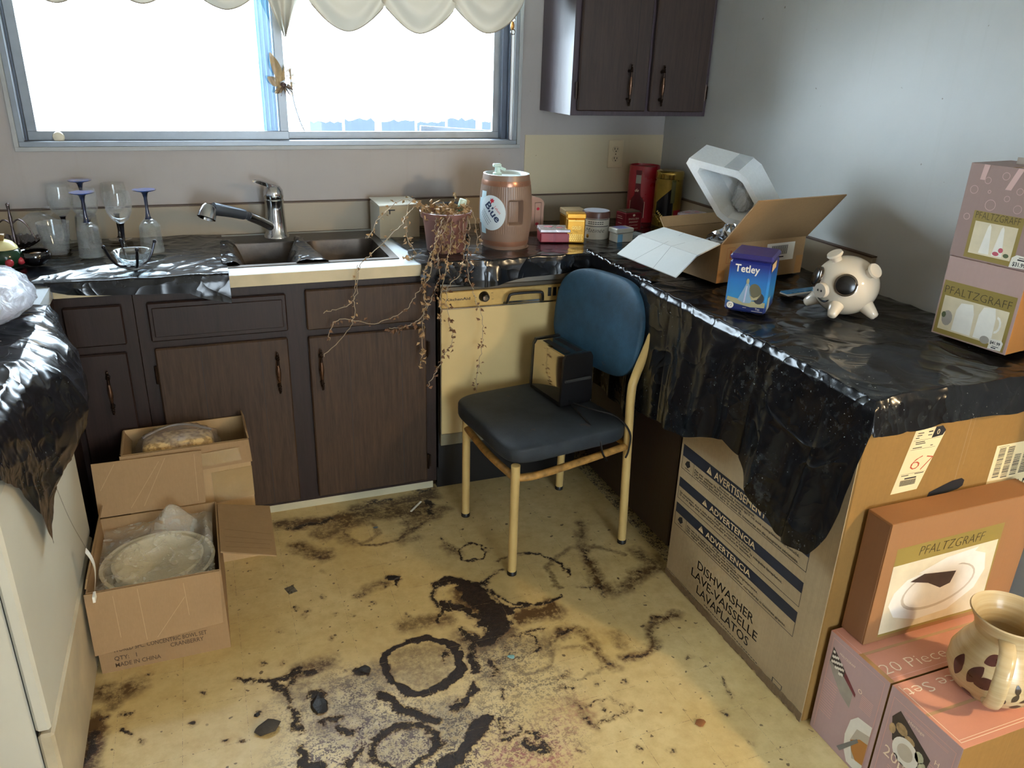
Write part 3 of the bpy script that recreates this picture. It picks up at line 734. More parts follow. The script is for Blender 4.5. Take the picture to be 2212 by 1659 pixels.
# ------------------------------------------------------------------ window
win = struct(thing('window_1', 'aluminium sliding window above the kitchen sink', 'window'))
def frame_ring(x0, x1, z0, z1, t, y0, y1, b=.001):
    m = MB()
    m.box(x0, x1, y0, y1, z0, z0+t, b); m.box(x0, x1, y0, y1, z1-t, z1, b)
    m.box(x0, x0+t, y0, y1, z0+t, z1-t, b); m.box(x1-t, x1, y0, y1, z0+t, z1-t, b)
    return m
frame_ring(WX0-.03, WX1+.034, WZ0-.024, WZ1+.03, .014, -.012, 0).build('trim_bead', ALUW, win, smooth=False)
frame_ring(WX0-.016, WX1+.02, WZ0-.010, WZ1+.016, .017, -.007, .03).build('outer_frame', ALU, win, smooth=False)
frame_ring(WX0+.0005, WX1-.0005, WZ0+.0005, WZ1-.0005, .006, .031, .149).build('track_lining', ALUD, win, smooth=False)
MX = -1.615
GLASS = glassy('window_glass', (.97, .985, .99), .15, .01, .0)
s1 = frame_ring(WX0+.007, MX+.012, WZ0+.007, WZ1-.007, .030, .045, .07).build('left_sash', ALU, win, smooth=False)
s2 = frame_ring(MX-.020, WX1-.03, WZ0+.007, WZ1-.007, .026, .078, .10).build('right_sash', ALU, win, smooth=False)
MB().box(WX0+.037, MX-.018, .056, .06, WZ0+.037, WZ1-.037).build('pane', GLASS, s1, smooth=False)
MB().box(MX+.006, WX1-.056, .088, .092, WZ0+.033, WZ1-.033).build('pane', GLASS, s2, smooth=False)
BLUEST = M('blue_weather_strip', '#5f8fb4', .45, var=.1)
mm = MB()
mm.box(MX-.073, MX-.02, .10, .108, WZ0+.01, WZ1-.01, .001)
for k in range(3): mm.box(MX-.066+k*.016, MX-.060+k*.016, .097, .1, WZ0+.01, WZ1-.01, .001)
mm.build('weather_strip', BLUEST, win, smooth=False)
MB().box(WX1-.028, WX1-.0075, .05, .12, WZ0+.007, WZ1-.007).build('jamb_channel', ALUD, win, smooth=False)
kn = MB().lathe([(.0, -.0), (.016, 0), (.019, .006), (.016, .013), (.006, .017), (0, .0175)], 24, (-2.375, .044, 1.262), axis=(0, -1, .15))
tag(kn.build('suction_knob', M('cream_plastic', '#c9c3ae', .4)), 'small round cream knob stuck at the window lower left', 'knob')
cd = MB().tube(smooth_path([(-1.575, .12, 1.50), (-1.57, .13, 1.40), (-1.55, .15, 1.32), (-1.52, .16, 1.24), (-1.50, .17, 1.15)]), .003, 6)
cd.build('cord', M('grey_cord', '#4d5054', .6), win)

# valance
FAB = NT('sheer_cream_fabric')
FAB.b.inputs['Base Color'].default_value = col4('#b9b3a4'); FAB.b.inputs['Roughness'].default_value = .6
tl_ = FAB.new('ShaderNodeBsdfTranslucent'); tl_.inputs['Color'].default_value = col4('#d8d2c2')
mxs = FAB.new('ShaderNodeMixShader'); mxs.inputs[0].default_value = .035
FAB.bump(FAB.noise(FAB.coord(scale=(1, 1, 1)), 400, 2), .1, .002)
FAB.link(FAB.b.outputs[0], mxs.inputs[1]); FAB.link(tl_.outputs[0], mxs.inputs[2]); FAB.link(mxs.outputs[0], FAB.out.inputs['Surface'])
FABM = FAB.m
EDGEM = M('cream_piping', '#8a8172', .6)
val = thing('window_valance', 'cream satin valance with scalloped swags above the window', 'curtain', (0, -.055, 0))
def swag(x0, x1, zb, ztop=2.0, rise=.105, seed=0):
    w = x1-x0
    def fn(u, v):
        e = 2*u-1
        zlow = zb + rise*abs(e)**1.75*1.05 + max(0, abs(e)-.93)*2.2*(ztop-zb-rise)
        z = ztop + (zlow-ztop)*v**.85
        fold = .014*math.sin(v*19+e*e*5+seed)*v*(1-e*e*.7) - .03*math.sin(math.pi*v)*(1-e*e)
        x = x0+w*u + .012*e*math.sin(v*9)*v
        return (x, fold, min(z, ztop))
    m = MB().grid(fn, 40, 44)
    o = m.build('swag', FABM, val, sharp=180)
    MB().tube([(p[0], p[1]-.001, p[2]) for p in [fn(i/40, 1) for i in range(3, 38)]], .0019, 6).build('piping', EDGEM, o)
swag(-1.525, -1.235, 1.634, seed=1); swag(-1.262, -.97, 1.637, seed=2.2); swag(-.998, -.705, 1.648, seed=3.1)
swag(-2.44, -2.16, 1.68, seed=4); swag(-2.19, -1.91, 1.69, seed=5); swag(-1.94, -1.64, 1.685, seed=6)
def tail(u, v):
    hw = .075*(1-.97*max(0, (v-.55)/.45)) if v > .55 else .075
    x = -1.605 + (2*u-1)*hw
    return (x, -.02+.016*math.sin(u*13)*(.3+v), 2.0-(2.0-1.607)*v)
MB().grid(tail, 30, 30).build('tail', FABM, val, sharp=60)
MB().tube([(-2.5, .0, 2.01), (-.68, .0, 2.01)], .011, 12).build('rod', M('white_rod', '#bdbab0', .4), val)

# flower clip on the mullion, brass hook on the jamb
PET = film('gold_petal_fabric', '#b59f78', .05, .5, 30, .3)
flw = thing('flower_clip', 'gold fabric flower clipped to the window mullion', 'flower ornament', (-1.612, .048, 1.445)); flw.scale = (1.25, 1.25, 1.25)
def petal(base, tip, wid, cup):
    b = Vector(base); t_ = Vector(tip); d = t_-b; side = d.cross(Vector((0, 1, 0))).normalized()
    def fn(u, v):
        e = 2*u-1; w = wid*math.sin(math.pi*min(.97, .12+v*.86))**.8
        p = b + d*v + side*(e*w) + Vector((0, -1, 0))*(cup*(e*e)*math.sin(math.pi*v)+.006*math.sin(9*v+3*e))
        return p[:]
    return MB().grid(fn, 10, 12).build('petal', PET, flw, sharp=180)
petal((-.005, -.01, .01), (-.032, -.02, .088), .013, .012); petal((.008, -.012, .012), (.026, -.02, .07), .017, .012)
petal((-.01, -.012, 0), (-.045, -.03, .022), .012, .01); petal((.01, -.012, .0), (.04, -.03, -.002), .011, .01)
petal((0, -.012, -.002), (-.028, -.035, -.022), .009, .01); petal((0, -.012, -.002), (.022, -.035, -.026), .009, .01)
st_ = MB()
for k in range(9):
    a = -2.6+k*.55
    st_.tube(smooth_path([(0, -.012, 0), (.012*math.cos(a), -.03, .010*math.sin(a)-.004), (.024*math.cos(a), -.045, .016*math.sin(a)-.014)], 3), .0013, 5)
st_.ellipsoid((0, -.012, 0), (.009, .008, .009), 12, 8)
st_.build('stamens', M('brown_stamen', '#4f3b36', .5), flw)
hk = thing('brass_hook', 'small brass bow hook on the right window jamb', 'hook', (-.737, -.012, 1.68))
MB().ellipsoid((0, -.008, 0), (.008, .008, .016), 14, 10).build('knob', M('dull_brass', '#b07f45', .35, .8), hk)
for s_ in (1, -1):
    MB().tube([(.004+.009*math.cos(a), -.005, s_*.022+.009*math.sin(a)) for a in np.linspace(0, 6.28, 15)], .002, 6).build('ring', CHROME, hk)

# ------------------------------------------------------------------ wall outlet
oc = thing('wall_outlet', 'cream duplex electrical outlet on the back wall', 'outlet', (-.235, -.0036, 1.192))
CRM = M('aged_cream_plastic', '#c8b795', .4, var=.08)
MB().box(-.036, .036, -.005, 0, -.058, .058, .002).build('cover_plate', CRM, oc, smooth=False)
for s_ in (1, -1):
    rc = MB().prism(ell(0, s_*.0195, .017, .0145, 24), Fr((0, -.005, 0), (1, 0, 0), (0, 0, 1)), 0, .0022).build('receptacle', M('aged_cream_face', '#bfae8e', .4), oc)
    sl = MB()
    for dx, hh in ((-.0065, .009), (.0065, .0075)): sl.box(dx-.0013, dx+.0013, -.0078, -.0071, s_*.0195-.001, s_*.0195+hh-.001)
    sl.prism(ell(0, s_*.0195-.007, .0027, .0027, 12), Fr((0, -.0071, 0), (1, 0, 0), (0, 0, 1)), 0, .0007)
    sl.build('slots', PRINTK, rc, smooth=False)
MB().lathe([(0, 0), (.003, 0), (.003, .001), (0, .0015)], 12, (0, -.005, 0), axis=(0, -1, 0)).build('screw', M('dull_screw', '#6b5a42', .4, .6), oc)

# ------------------------------------------------------------------ cabinets
def pull(door, x, y, z, L=.145, vert=True):
    """turned spindle pull standing off a door face at plane y (facing -y)"""
    prof = [(0, -.5), (.0035, -.495), (.0045, -.47), (.003, -.455), (.0052, -.435), (.003, -.415), (.0062, -.39), (.0035, -.365), (.007, -.335), (.0042, -.31)]
    pr = [(r, q*L) for r, q in prof]
    c = (x, y-.02, z)
    full = pr + [(.0042, -.2*L), (.0042, .2*L)] + [(r, -q) for r, q in pr][::-1]
    MB().lathe(full, 14, c).build('handle', BRONZE, door)
    for s_ in (1, -1):
        MB().tube([(x, y, z+s_*.335*L), (x, y-.02, z+s_*.335*L)], [.0065, .0045], 10).build('handle_post', BRONZE, door)
    grip = [(.0043, -.22), (.0058, -.14), (.0074, -.04), (.0075, .02), (.006, .12), (.0043, .2)]
    MB().lathe([(r, q*L) for r, q in grip], 14, c, cap=False).build('handle_grip', COPPER, door)
def hinge(door, x, y, z):
    MB().tube([(x, y-.004, z-.03), (x, y-.004, z+.03)], .0045, 8).box(x-.004, x+.012, y-.001, y+.001, z-.024, z+.024).build('hinge', BRONZE, door)
def slab(name, parent, x0, x1, z0, z1, y, mat, t=.018, b=.004):
    return MB().box(x0, x1, y-t, y, z0, z1, b).build(name, mat, parent, smooth=False)

# sink base cabinet
cab = thing('base_cabinet', 'dark stained sink base cabinet with two plank doors', 'cabinet', (0, 0, 0))
Y0 = -.595
MB().box(-2.166, -1.215, Y0, -.025, .058, .655).box(-2.166, -1.215, Y0, Y0+.025, .655, .8755).build('body', DWOOD, cab, smooth=False)
MB().box(-2.166, -1.215, -.545, -.53, .0, .0575).build('toe_kick', M('cream_toe_strip', '#b9b091', .5, var=.15), cab, smooth=False)
d1 = slab('drawer_front', cab, -2.131, -1.719, .712, .838, Y0, DWOOD)
frm = Fr((0, Y0-.018, 0), (1, 0, 0), (0, 0, 1))
MB().box(-2.118, -1.732, Y0-.0225, Y0-.0185, .728, .822, .004).build('raised_panel', DWOOD, d1, smooth=False)
d2 = slab('drawer_front', cab, -1.658, -1.25, .708, .845, Y0, VENEER)
def plank_door(x0, x1, z0, z1, hx, hz, hingex):
    d = slab('door', cab, x0, x1, z0, z1, Y0, VENEER)
    m = MB()
    for q in (.33, .78):
        xg = x0+(x1-x0)*q; m.box(xg-.0008, xg+.0008, Y0-.0186, Y0-.018, z0+.004, z1-.004)
    m.build('plank_groove', PRINTK, d, smooth=False)
    pull(d, hx, Y0-.018, hz); hinge(d, hingex, Y0-.006, .60); hinge(d, hingex, Y0-.006, .15)
plank_door(-2.127, -1.723, .075, .688, -1.762, .575, -2.132)
plank_door(-1.658, -1.254, .075, .684, -1.622, .57, -1.249)
# corner cabinet left of it, and the filler beside the stove
cab2 = thing('corner_cabinet', 'dark corner base cabinet with narrow door beside the stove', 'cabinet')
MB().box(-2.97, -2.168, Y0, -.025, .058, .8755, .001).build('body', DWOOD, cab2, smooth=False)
MB().box(-2.97, -2.168, -.545, -.53, 0, .0575).build('toe_kick', BLACKM, cab2, smooth=False)
slab('drawer_front', cab2, -2.36, -2.2, .712, .838, Y0, DWOOD)
d = slab('door', cab2, -2.36, -2.205, .075, .686, Y0, DWOOD); pull(d, -2.267, Y0-.018, .565)
cab3 = thing('filler_cabinet', 'dark filler cabinet between corner cabinet and stove', 'cabinet')
MB().box(-2.97, -2.375, -.94, -.616, .058, .8755, .002).build('body', DWOOD, cab3, smooth=False)
MB().box(-2.97, -2.43, -.94, -.616, 0, .0575).build('toe_kick', BLACKM, cab3, smooth=False)
# right hand base cabinet under the covered counter
cab4 = thing('base_cabinet', 'reddish dark base cabinet under covered right counter', 'cabinet')
MB().box(-.60, -.02, -1.318, -.64, .058, .8755, .002).build('body', DWOOD, cab4, smooth=False)
MB().box(-.545, -.02, -1.318, -.64, 0, .0575).build('toe_kick', BLACKM, cab4, smooth=False)
fr4 = Fr((-.60, 0, 0), (0, -1, 0), (0, 0, 1))
for nm, a, b_, z0, z1 in (('drawer_front', .68, 1.29, .712, .845), ('door', .68, .98, .075, .686), ('door', .99, 1.29, .075, .686)):
    MB().box(-.618, -.6005, -b_, -a, z0, z1, .004).build(nm, DWOOD, cab4, smooth=False)

# upper cabinet
up = thing('wall_cabinet', 'dark brown two door wall cabinet beside the window', 'cabinet', (0, 0, 0))
MB().box(-.60, -.0015, -.30, -.002, 1.37, 2.13, .001).build('body', wood('dark_gloss_side', '#2a2024', '#463840', .3, spec=.6), up, smooth=False)
UPW = wood('upper_door_veneer', '#241a17', '#3f302a', .4)
for x0, x1, hx, hg in ((-.578, -.288, -.373, -.583), (-.270, -.022, -.231, -.017)):
    d = MB().box(x0, x1, -.32, -.3005, 1.387, 2.11, .004).build('door', UPW, up, smooth=False)
    pull(d, hx, -.32, 1.482, .15); hinge(d, hg, -.306, 1.46)
    xg = x0+(x1-x0)*.8
    MB().box(xg-.0008, xg+.0008, -.3206, -.32, 1.391, 2.1).build('plank_groove', PRINTK, d, smooth=False)

# ------------------------------------------------------------------ countertop, sink, tap
SX0, SX1, SY0, SY1 = -1.905, -1.335, -.535, -.125
CT = M('grey_white_laminate', '#b5bcc0', .35, var=.08, scale=14)
CTE = M('cream_counter_edge', '#b7a886', .5, var=.12, scale=10)
ct = thing('countertop', 'laminate kitchen countertop with cream front edge', 'countertop')
m = MB(); z0, z1 = .876, .914
m.box(-2.975, SX0, -.632, -.021, z0, z1); m.box(SX1, -.02, -.632, -.021, z0, z1)
m.box(SX0, SX1, -.632, SY0, z0, z1); m.box(SX0, SX1, SY1, -.021, z0, z1)
m.box(-.632, -.02, -1.318, -.632, z0, z1); m.box(-2.975, -2.372, -.944, -.632, z0, z1)
m.build('top', CT, ct, smooth=False)
MB().box(-2.37, -1.225, -.6365, -.6325, .876, .9135, .001).build('edge_band', CTE, ct, smooth=False)
MB().box(-1.225, -.636, -.6365, -.6325, .876, .9135, .001).build('edge_band', M('dark_counter_edge', '#3a3128', .5), ct, smooth=False)
STEEL = M('grimy_stainless_steel', '#4c453f', .4, .7, var=.35, scale=14, bump=.15)
sink = thing('kitchen_sink', 'grimy double bowl stainless steel sink', 'sink', (0, 0, 0))
MID = -1.62
def bowl(x0, x1, y0, y1, zt, dep, r=.05, flare=.02):
    def ringpts(x0, x1, y0, y1, r, z, n=6):
        out = []
        for cx, cy, a in ((x1-r, y1-r, 0), (x0+r, y1-r, 90), (x0+r, y0+r, 180), (x1-r, y0+r, 270)):
            for k in range(n+1):
                t = math.radians(a+90*k/n); out.append((cx+r*math.cos(t), cy+r*math.sin(t), z))
        return out
    R = [ringpts(x0, x1, y0, y1, r, zt)]
    for q, ins in ((.15, .004), (.6, .010), (.9, .018), (.98, .03), (1, .05)):
        R.append(ringpts(x0+ins, x1-ins, y0+ins, y1-ins, r, zt-dep*q))
    n = len(R[0]); vs = [p for q in R for p in q]
    fs = [(i*n+k, i*n+(k+1) % n, (i+1)*n+(k+1) % n, (i+1)*n+k) for i in range(len(R)-1) for k in range(n)]
    fs.append(tuple((len(R)-1)*n+k for k in range(n)))
    return MB().add(vs, fs)
zr = .9155
bowl(SX0+.02, MID-.012, SY0+.015, SY1-.07, zr, .17).build('bowl', STEEL, sink, sharp=60)
bowl(MID+.012, SX1-.02, SY0+.015, SY1-.07, zr, .17).build('bowl', STEEL, sink, sharp=60)
m = MB()
m.box(SX0-.008, SX1+.008, SY0-.006, SY0+.016, .9145, .9175); m.box(SX0-.008, SX1+.008, SY1-.071, SY1+.06, .9145, .9175)
m.box(SX0-.008, SX0+.021, SY0+.016, SY1-.071, .9145, .9175); m.box(SX1-.021, SX1+.008, SY0+.016, SY1-.071, .9145, .9175)
m.box(MID-.013, MID+.013, SY0+.016, SY1-.071, .9145, .9165)
m.build('rim', STEEL, sink, smooth=False)
for x in (-1.755, -1.48): MB().lathe([(0, 0), (.03, 0), (.04, .003), (.042, .001)], 24, (x, -.33, .7465)).build('drain', CHROME, sink)
tap = thing('kitchen_tap', 'chrome single lever tap with pull out spray', 'tap', (-1.69, -.1, .9176))
MB().lathe([(.046, 0), (.044, .008), (.038, .016), (.036, .06), (.034, .1), (.0335, .128), (.0355, .132), (.0355, .137), (.033, .14)], 32).build('body', CHROME, tap)
MB().lathe([(.033, .1405), (.036, .15), (.034, .17), (.025, .184), (.010, .189), (0, .19)], 32).build('cap', CHROME, tap)
lv = MB().hull([(.012, -.012, .172), (.012, .012, .172), (.006, -.013, .188), (.006, .013, .188), (-.05, -.035, .198), (-.045, -.02, .198), (-.072, -.043, .208), (-.066, -.030, .210), (-.072, -.043, .213), (-.064, -.030, .215), (-.045, -.038, .209), (-.04, -.018, .21), (.02, 0, .185)])
lv.build('lever', CHROME, tap)
wand = smooth_path([(-.01, -.012, .035), (-.05, -.05, .065), (-.10, -.10, .098)], 4)
MB().tube(wand, .0165, 16).build('spout', CHROME, tap)
MB().tube([(-.10, -.10, .098), (-.112, -.11, .104), (-.115, -.113, .106), (-.16, -.14, .122), (-.215, -.165, .138)], [.014, .014, .0185, .0195, .022], 16).build('spray_handle', M('grey_spray_grip', '#5a6068', .3, .7), tap)
MB().lathe([(0, -.012), (.02, -.010), (.026, 0), (.030, .022), (.031, .036), (.026, .038), (.023, .030), (.0, .029)], 24, (-.228, -.172, .142), axis=(-.35, -.35, -.87)).build('spray_head', CHROME, tap)

# ------------------------------------------------------------------ dishwasher
dw = thing('dishwasher', 'built in dishwasher with cream front and black handle', 'dishwasher', (0, 0, 0))
DWC = M('aged_cream_enamel', '#c0a976', .35, var=.07, scale=5, spec=.5)
GOLDP = M('brushed_gold_panel', '#bb9c5e', .35, .35, var=.1, scale=40)
MB().box(-1.204, -.606, -.585, -.03, .10, .8745).build('tub', BLACKM, dw, smooth=False)
dd = MB().box(-1.2, -.61, -.612, -.586, .256, .742, .003).build('door', DWC, dw, smooth=False)
cp = MB().box(-1.2, -.61, -.616, -.586, .7465, .806, .003).build('control_panel', GOLDP, dw, smooth=False)
MB().box(-1.203, -.607, -.612, -.586, .8065, .822, .002).build('top_trim', M('dark_steel_trim', '#5f574b', .35, .6), dw, smooth=False)
MB().box(-1.2, -.61, -.606, -.586, .8225, .8735).build('filler_strip', M('bare_metal_strip', '#7b776e', .4, .5), dw, smooth=False)
MB().box(-1.203, -.607, -.617, -.6125, .7425, .7462).build('chrome_bead', CHROME, dw, smooth=False)
MB().box(-1.203, -1.2005, -.615, -.586, .256, .806).build('side_bead', M('dark_steel_trim', '#5f574b'), dw, smooth=False)
MB().box(-1.2, -.61, -.606, -.586, .207, .2545, .002).build('lower_panel', M('worn_grey_panel', '#6e6750', .5, var=.3), dw, smooth=False)
MB().box(-1.2, -.61, -.55, -.53, .0, .2).build('toe_panel', BLACKM, dw, smooth=False)
kb = MB().lathe([(.0, .022), (.012, .022), (.0155, .018), (.017, .004), (.019, 0)], 24, (-1.043, -.616, .781), axis=(0, -1, 0)).build('dial', M('black_dial', '#17130d', .3), dw)
MB().lathe([(0, 0), (.0105, 0), (.0095, .0015), (0, .002)], 20, (-1.043, -.638, .781), axis=(0, -1, 0)).build('dial_cap', CHROME, kb)
hd = MB().tube(smooth_path([(-.965, -.616, .752), (-.962, -.634, .758), (-.957, -.642, .782), (-.948, -.642, .79), (-.90, -.642, .792), (-.838, -.642, .790), (-.829, -.642, .782), (-.824, -.634, .758), (-.82, -.616, .752)], 3), .0052, 8)
hd.build('door_handle', BLACKM, dw)
MB().box(-.955, -.828, -.6185, -.6165, .75, .757).build('handle_plate', CHROME, dw, smooth=False)
for k in range(3): MB().box(-.797+k*.02, -.784+k*.02, -.62, -.6165, .765, .797, .001).build('button', BLACKM, dw, smooth=False)
fcp = Fr((-1.2, -.616, .7465), (1, 0, 0), (0, 0, 1))
text(dw, 'KitchenAid', fcp, .018, .027, .010, PRINTK, w=.088, bold=.02)
patches(dw, 'dial_marks', fcp, [(.118+.009*k, .124+.009*k, .038, .040) for k in range(1)] + [(.122, .13, .032, .0333), (.122, .13, .018, .0193), (.184, .192, .045, .0463), (.186, .194, .022, .0233)], PRINTK)

# ------------------------------------------------------------------ stove
stv = thing('stove', 'white enamel kitchen stove under black plastic at left', 'stove', (0, 0, 0))
ENM = M('off_white_enamel', '#b9b4a2', .5, var=.05, scale=5, spec=.3)
ENS = M('stained_enamel', '#b5a88c', .4, var=.2, scale=9)
MB().box(-2.97, -2.368, -1.708, -.955, .02, .912, .004).build('body', ENM, stv, smooth=False)
od = MB().box(-2.366, -2.338, -1.712, -.952, .272, .80, .006).build('oven_door', ENM, stv, smooth=False)
MB().box(-2.366, -2.336, -1.712, -.952, .01, .264, .006).build('storage_drawer', ENS, stv, smooth=False)
MB().box(-2.366, -2.34, -1.712, -.952, .806, .91, .006).build('control_strip', ENM, stv, smooth=False)
MB().box(-2.367, -2.3665, -1.708, -.955, .02, .9).build('dark_gap_sheet', BLACKM, stv, smooth=False)  # black sheet painting the shade in the gap behind door and drawer

# ------------------------------------------------------------------ black plastic sheets
def cloth(name, fn, nu, nv, mat, label, cat='plastic sheet', parts=None):
    o = MB().grid(fn, nu, nv).build(name, mat, sharp=180)
    return tag(o, label, cat)
def pre(nu, nv, f):
    """evaluate a vectorised sheet function once and return a lookup for MB.grid"""
    U, V = np.meshgrid(np.linspace(0, 1, nu+1), np.linspace(0, 1, nv+1))
    X, Y, Z = f(U, V)
    def fn(u, v):
        i = int(round(u*nu)); j = int(round(v*nv))
        return (float(X[j, i]), float(Y[j, i]), float(Z[j, i]))
    return fn
def sstep(a, b, x):
    t = np.clip((x-a)/(b-a), 0, 1); return t*t*(3-2*t)

# near right sheet over the big carton
def near_sheet(U, V):
    q = 1.03 + U*(2.018-1.03+.085)          # along -y, running over the near edge
    hem = np.interp(q, [1.03, 1.10, 1.25, 1.42, 1.50, 1.59, 1.70, 1.80, 1.90, 1.965, 2.0, 2.018, 2.11],
                    [.415, .425, .395, .36, .325, .29, .35, .39, .41, .395, .32, .25, .02])
    E = .652
    p = np.where(V < .42, .012+V/.42*(E-.032), np.where(V < .66, E-.02+(V-.42)/.24*.045, E+.025+(V-.66)/.34*(np.maximum(hem, .026)-.025)))
    p = np.where(hem < .03, .012+V*(E-.012+hem), p)
    dp = np.maximum(p-E, 0); dq = np.maximum(q-2.018, 0)
    x = -np.minimum(p, E); y = -np.minimum(q, 2.018)
    wr = ridged(p*6+q*3.5, q*5-p*3, 3, 2)*.014 + fbm(p*22, q*22, 9, 2)*.003
    top = .9165 + wr*(1-sstep(.9, 1, p/E)*.6)*sstep(0, .1, 1-0*p)
    top = top + .006*sstep(.982, 1.0, p/E)*(vnoise(q*60, q*0, 5)-.3)*(1-sstep(0, .015, dp)) 
    # folds of the hanging part
    ease = .12+.88*sstep(1.12, 1.32, q)
    fold = .012 + .032*np.abs(np.sin(q*9.5-2.55+.5*np.sin(q*7)))**.7 + .008*np.sin(q*44) + .012*vnoise(q*26, p*2, 2)
    fold = fold + .035*np.exp(-((q-1.92)/.12)**2)*np.clip(dp/.4, 0, 1)
    fold = fold*ease
    drop = np.maximum(dp, dq*.9)
    k = np.clip(dp/.36, 0, 1)
    x = x - .006*sstep(0, .02, dp) - fold*k - .003*fbm(q*24, p*12, 8, 2)*sstep(0, .03, dp)
    x = x - np.minimum(dq, .06)*.4*k
    y = y - .004*sstep(0, .02, dq) - np.clip(dq, 0, .1)*.22 - .006*fbm(p*30, q*9, 4)*sstep(0, .03, dq)
    y = y - .03*np.exp(-((q-2.0)/.05)**2)*k
    z = top - drop
    y = y + .02*np.sin(p*30)*0
    return x, y, z
cloth('plastic_sheet', pre(300, 300, near_sheet), 300, 300, BAG2, 'black plastic sheet draped over the dishwasher carton', 'plastic sheet')
# far right sheet in the corner behind the chair
def far_sheet(U, V):
    q = .60 + U*(1.06-.60)
    E = .648; hem = .42 + .05*U + .03*vnoise(q*20, q*0, 3)
    p = .02 + V*(E-.02+hem)
    dp = np.maximum(p-E, 0)
    x = -np.minimum(p, E); wr = ridged(p*6-q*4, q*6+p*2, 21, 2)*.010 + fbm(p*20, q*20, 2, 2)*.002
    k = np.clip(dp/.3, 0, 1)
    x = x + .006 - .002*sstep(0, .02, dp) - ((.5+.5*np.sin(q*52))**2*.010+.004*vnoise(q*60, p*4, 6))*k
    z = .9150 + wr*(dp <= 0) + .008*sstep(.92, 1, p/E)*vnoise(q*70, q*0, 5)*(dp < .015) - dp
    return x, -q, z
cloth('plastic_sheet', pre(120, 160, far_sheet), 120, 160, BAG2, 'black plastic sheet on corner counter hanging behind the chair')
# back right sheet under the tins and the keg
def back_sheet(U, V):
    p = -1.262 + U*(1.262-.022)
    E = .642; hem = np.interp(p, [-1.262, -1.2, -1.05, -1.0, -.9, -.75, -.66, -.6, 0], [.05, .075, .095, .085, .07, .062, .05, .004, .002])
    q = .024 + V*(E-.024+hem); dq = np.maximum(q-E, 0)
    wr = ridged(p*5+q*3, q*6-p*2, 41, 2)*.007 + fbm(p*20, q*20, 3, 2)*.002
    flat = 1-sstep(.80, 1, q/E)*.2
    z = .9150 + wr*flat - dq + .004*sstep(.93, 1, q/E)*vnoise(p*55, p*0, 7)*(dq < .01)
    y = -np.minimum(q, E) - .003*sstep(0, .02, dq) - (.014*vnoise(p*16, q*3, 9)+.02*np.exp(-((p+1.01)/.03)**2))*np.clip(dq/.07, 0, 1)
    x = p - .03*np.exp(-((p+1.25)/.05)**2)*vnoise(q*14, q*0, 6)
    return x, y, z
cloth('plastic_sheet', pre(260, 150, back_sheet), 260, 150, BAG, 'black plastic sheet on back counter under tins and keg')
# left sheet under the glassware
def left_sheet(U, V):
    p = -2.96 + U*(2.96-1.885)
    E = .643; hem = np.interp(p, [-2.96, -2.385, -2.372, -2.33, -2.0, -1.95, -1.90, -1.885], [.0, .0, .02, .035, .05, .07, .085, .088])
    q = .024 + V*(E-.024+hem); dq = np.maximum(q-E, 0)
    cut = sstep(-1.99, -1.885, p)
    big = ridged(p*4.2+q*6, q*4+p*1.5, 61)*.030*sstep(.25, .5, q)
    wr = ridged(p*7+q*4, q*7-p*3, 51, 2)*.009 + fbm(p*20, q*20, 13, 2)*.002
    z = .9150 + (wr+big*.55)*(1-.5*sstep(.9, 1, q/E)) - dq
    z = z + .005*sstep(.93, 1, q/E)*(dq < .01)
    sag = sstep(-1.915, -1.885, p)*(q > .15)*(q < .53)
    y = -np.minimum(q, E) - .004*sstep(0, .02, dq) - .012*vnoise(p*12, q*3, 9)*np.clip(dq/.06, 0, 1)
    return p, y, z
cloth('plastic_sheet', pre(220, 150, left_sheet), 220, 150, BAG, 'crinkled black plastic sheet under the stemware')
# liner spilling into the sink bowl and over its divider
def sink_sheet(U, V):
    x = -1.90 + U*.12; y = -.16 - V*.36
    z = .921 + .012*ridged(x*22, y*14, 5) - .16*sstep(.2, 1, U+.25*(vnoise(y*9, y*0, 4)-.5))**1.3
    return x + .01*vnoise(y*20, x*9, 2), y, z
cloth('plastic_liner', pre(60, 90, sink_sheet), 60, 90, BAG, 'black plastic liner slumping into the left sink bowl')
def mid_sheet(U, V):
    e = 2*U-1; y = -.15 - V*.385
    x = MID + e*(.05+.11*V) + .012*(vnoise(y*18, e*2, 3)-.5)
    d = np.maximum(np.abs(e)-.16, 0)
    z = .9215 + .012*ridged(x*20, y*14, 8)*(1-d) - .125*sstep(0, .9, d)**1.1
    return x, y, z
cloth('plastic_liner', pre(70, 80, mid_sheet), 70, 80, BAG, 'black plastic draped over the sink divider')
# sheet over the stove
def stove_sheet(U, V):
    q = .86 + U*(1.735-.86)
    hem = np.interp(q, [.86, .93, .98, 1.05, 1.15, 1.25, 1.35, 1.42, 1.46, 1.50, 1.58, 1.66, 1.735],
                    [.03, .20, .26, .27, .30, .30, .31, .36, .37, .28, .16, .11, .06])
    E = .632
    p = .04 + V*(E-.04+hem); dp = np.maximum(p-E, 0)
    wr = ridged(p*6+q*3, q*6-p*3, 71)*.018 + fbm(p*18, q*18, 23, 2)*.004
    bulge = .075*np.sin(np.pi*np.clip((q-.86)/.6, 0, 1))**1.2
    x = -2.975 + np.minimum(p, E) + .012*sstep(0, .03, dp) + (bulge*np.sin(np.pi*np.clip(dp/.30, 0, 1))**.8 + .02*ridged(q*9+dp*4, dp*7, 5)*np.clip(dp/.05, 0, 1))
    z = .918 + wr*(1-sstep(.95, 1, p/E)*.3) + .05*np.exp(-((q-.95)/.12)**2)*sstep(.3, .9, p/E)*0 - dp*1.0
    return x, -q, z
